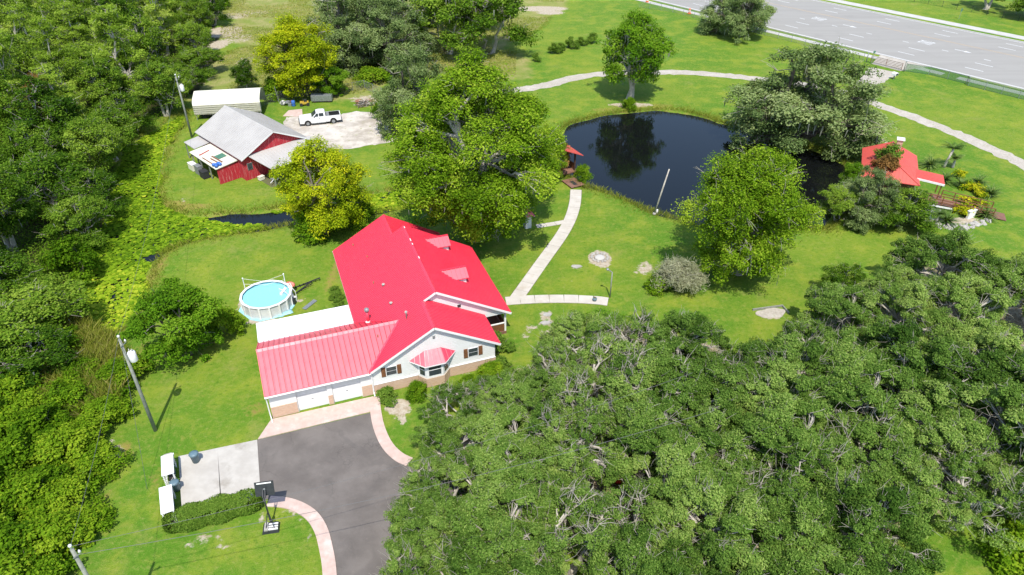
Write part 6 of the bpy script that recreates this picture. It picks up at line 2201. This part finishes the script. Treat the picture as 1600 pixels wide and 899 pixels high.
# forest on the far side of the highway and field edges
for i, s in enumerate((-14, -6, 2, 10, 18, 27)):
    x, y = rp(s, 52 + random.uniform(-1, 2))
    put(random.choice(['for1', 'oak0', 'for0']), x, y, random.uniform(6, 9), random.uniform(4.5, 6), f'{ORD[i]} tree from the right in the row beyond the far highway fence', 'tree', 'trees beyond the highway')

# ------------------------------------------------------------------ ground cover
def undergrowth(name, poly, n, hmax, ln, wd, leaf, label_cat, edge=0.0, keep=None, hump=.5):
    poly = np.array(poly)
    x0, y0 = poly.min(0)
    x1, y1 = poly.max(0)
    x0 = max(x0, -130)
    pts = np.empty((0, 2))
    while len(pts) < n:
        c = RNG.uniform((x0, max(y0, 20)), (x1, min(y1, 185)), (n * 2, 2))
        cz = c[:, 1] * cos(CAM_P) + CAM_H * sin(CAM_P)
        k = (sdf(poly, c[:, 0], c[:, 1]) < edge) & (np.abs(c[:, 0]) < 800 / CAM_F * cz + 6)
        k &= RNG.random(len(c)) < np.clip((70 / (cz + 1e-6)) ** 1.3, .12, 1)
        if keep is not None:
            k &= keep(c[:, 0], c[:, 1])
        pts = np.vstack([pts, c[k]])
    pts = pts[:n]
    hh = hmax * (.25 + .75 * vnoise(pts[:, 0], pts[:, 1], .35, 21)) * RNG.uniform(.2, 1, n)
    C = np.stack([pts[:, 0], pts[:, 1], hh], 1)
    N = unit(RNG.normal(0, .6, (n, 3)) + (0, -.1, .9))
    o = link(name, quads_mesh(name, leaves(C, N, ln, wd, RNG), np.clip(.25 + .5 * vnoise(pts[:, 0], pts[:, 1], .25, 9) + RNG.normal(0, .13, n), 0, 1)), leaf, kind='stuff')
    return o


undergrowth('forest_undergrowth', FOREST, 130000, 1.5, .24, .14, M['forestleaf'], 'undergrowth', -.2, lambda x, y: sdf(SWAMP, x, y) > -1.0)['label'] = 'dense green undergrowth covering the swamp forest floor'
o = undergrowth('grove_undergrowth', GROVE, 40000, .35, .16, .09, M['lawnleaf'], 'undergrowth', -.5, lambda x, y: vnoise(x, y, .22, 31) > .52)
o['label'] = 'patchy low weeds growing under the oak grove'
weeds = undergrowth('field_weeds', FIELD, 60000, .55, .30, .10, M['reed'], 'weeds', -.5, lambda x, y: vnoise(x, y, .12, 33) > .42)
weeds['label'] = 'rough tall weeds in the field beyond the barn'


def blades(name, pts, hl, wd, leaf, lean=.35, tint=(.45, .2)):
    n = len(pts)
    a = RNG.uniform(0, pi, n)
    wv = np.stack([np.cos(a), np.sin(a), np.zeros(n)], 1) * (wd * RNG.uniform(.6, 1.3, n))[:, None]
    h = hl * RNG.uniform(.5, 1.25, n)
    tip = np.stack([RNG.normal(0, lean, n) * h, RNG.normal(0, lean, n) * h, h], 1)
    b = np.stack([pts[:, 0], pts[:, 1], np.full(n, pts[:, 2] if pts.shape[1] > 2 else 0.0)], 1)
    mid = b + tip * (.55, .55, .62)
    V = np.stack([b - wv, b + wv, mid + wv * .8, b + tip], 1)
    return link(name, quads_mesh(name, V, np.clip(RNG.normal(tint[0], tint[1], n), 0, 1)), leaf, kind='stuff')


def scatter(poly, n):
    poly = np.array(poly)
    pts = np.empty((0, 2))
    while len(pts) < n:
        c = RNG.uniform(poly.min(0), poly.max(0), (n * 3, 2))
        pts = np.vstack([pts, c[sdf(poly, c[:, 0], c[:, 1]) < 0]])
    return pts[:n]


reed_poly = PP([(70, 520), (130, 510), (185, 545), (205, 585), (185, 640), (140, 660), (95, 650), (55, 610), (40, 560)])
blades('reed_bed', np.hstack([scatter(reed_poly, 16000), np.zeros((16000, 1))]), 1.7, .03, M['reed'])['label'] = 'bed of tall yellow green reeds between the thicket and the lily pads'
# bank grass round both waters
pts = []
for poly, n in ((POND, 13000), (SWAMP, 10000)):
    i = RNG.integers(0, len(poly), n)
    f = RNG.random((n, 1))
    p = poly[i] * (1 - f) + poly[(i + 1) % len(poly)] * f + RNG.normal(0, .7, (n, 2)) * (.4 + 1.2 * RNG.random((n, 1)))
    pts.append(p[sdf(poly, p[:, 0], p[:, 1]) > -.45])
pts = np.vstack(pts)
blades('bank_grass', np.hstack([pts, np.full((len(pts), 1), -.12)]), .5, .028, M['reed'], .5, (.3, .2))['label'] = 'fringe of yellowing bank grass along the pond and channel'

# lily pads
n = 13500
x0, y0 = SWAMP.min(0)
x1, y1 = SWAMP.max(0)
pp = np.empty((0, 2))
gaps = [(*P(395, 338), 4.8, 1.6), (*P(440, 340), 4.0, 1.9), (*P(350, 331), 3.0, .9), (*P(247, 399), 1.3, .9)]
while len(pp) < n:
    c = RNG.uniform((x0, y0), (x1, y1), (n * 2, 2))
    k = sdf(SWAMP, c[:, 0], c[:, 1]) < -.15
    k &= RNG.random(len(c)) < .5 + .6 * vnoise(c[:, 0], c[:, 1], .6, 40)
    for gx_, gy_, rx, ry in gaps:
        k &= (((c[:, 0] - gx_) / rx) ** 2 + ((c[:, 1] - gy_) / ry) ** 2 + (vnoise(c[:, 0], c[:, 1], .8, 44) - .5) * .9) > 1
    pp = np.vstack([pp, c[k]])
pp = pp[:n]
r = RNG.uniform(.11, .25, n)
th0 = RNG.uniform(0, 2 * pi, n)
z = WATER_Z + .01 + RNG.uniform(0, 1, n) ** 4 * .10
tx, ty = RNG.normal(0, .12, n), RNG.normal(0, .12, n)
V = []
for k in range(7):
    a = th0 + 2 * pi * k / 7 * .94
    ex, ey = r * np.cos(a), r * np.sin(a)
    V.append(np.stack([pp[:, 0] + ex, pp[:, 1] + ey, z + ex * tx + ey * ty + .03], 1))
tn = np.clip(.22 + .4 * vnoise(pp[:, 0], pp[:, 1], .12, 50) + RNG.normal(0, .2, n), 0, 1)
o = link('lily_pads', quads_mesh('lily_pads', np.stack(V, 1), tn, 7), M['lily'], kind='stuff')
o['label'] = 'carpet of yellow green lily pads covering the swamp channel'

# the source trees were only patterns for the copies
for (root, parts), _ in PROTO.values():
    for p, _s in parts:
        bpy.data.objects.remove(p)
    bpy.data.objects.remove(root)
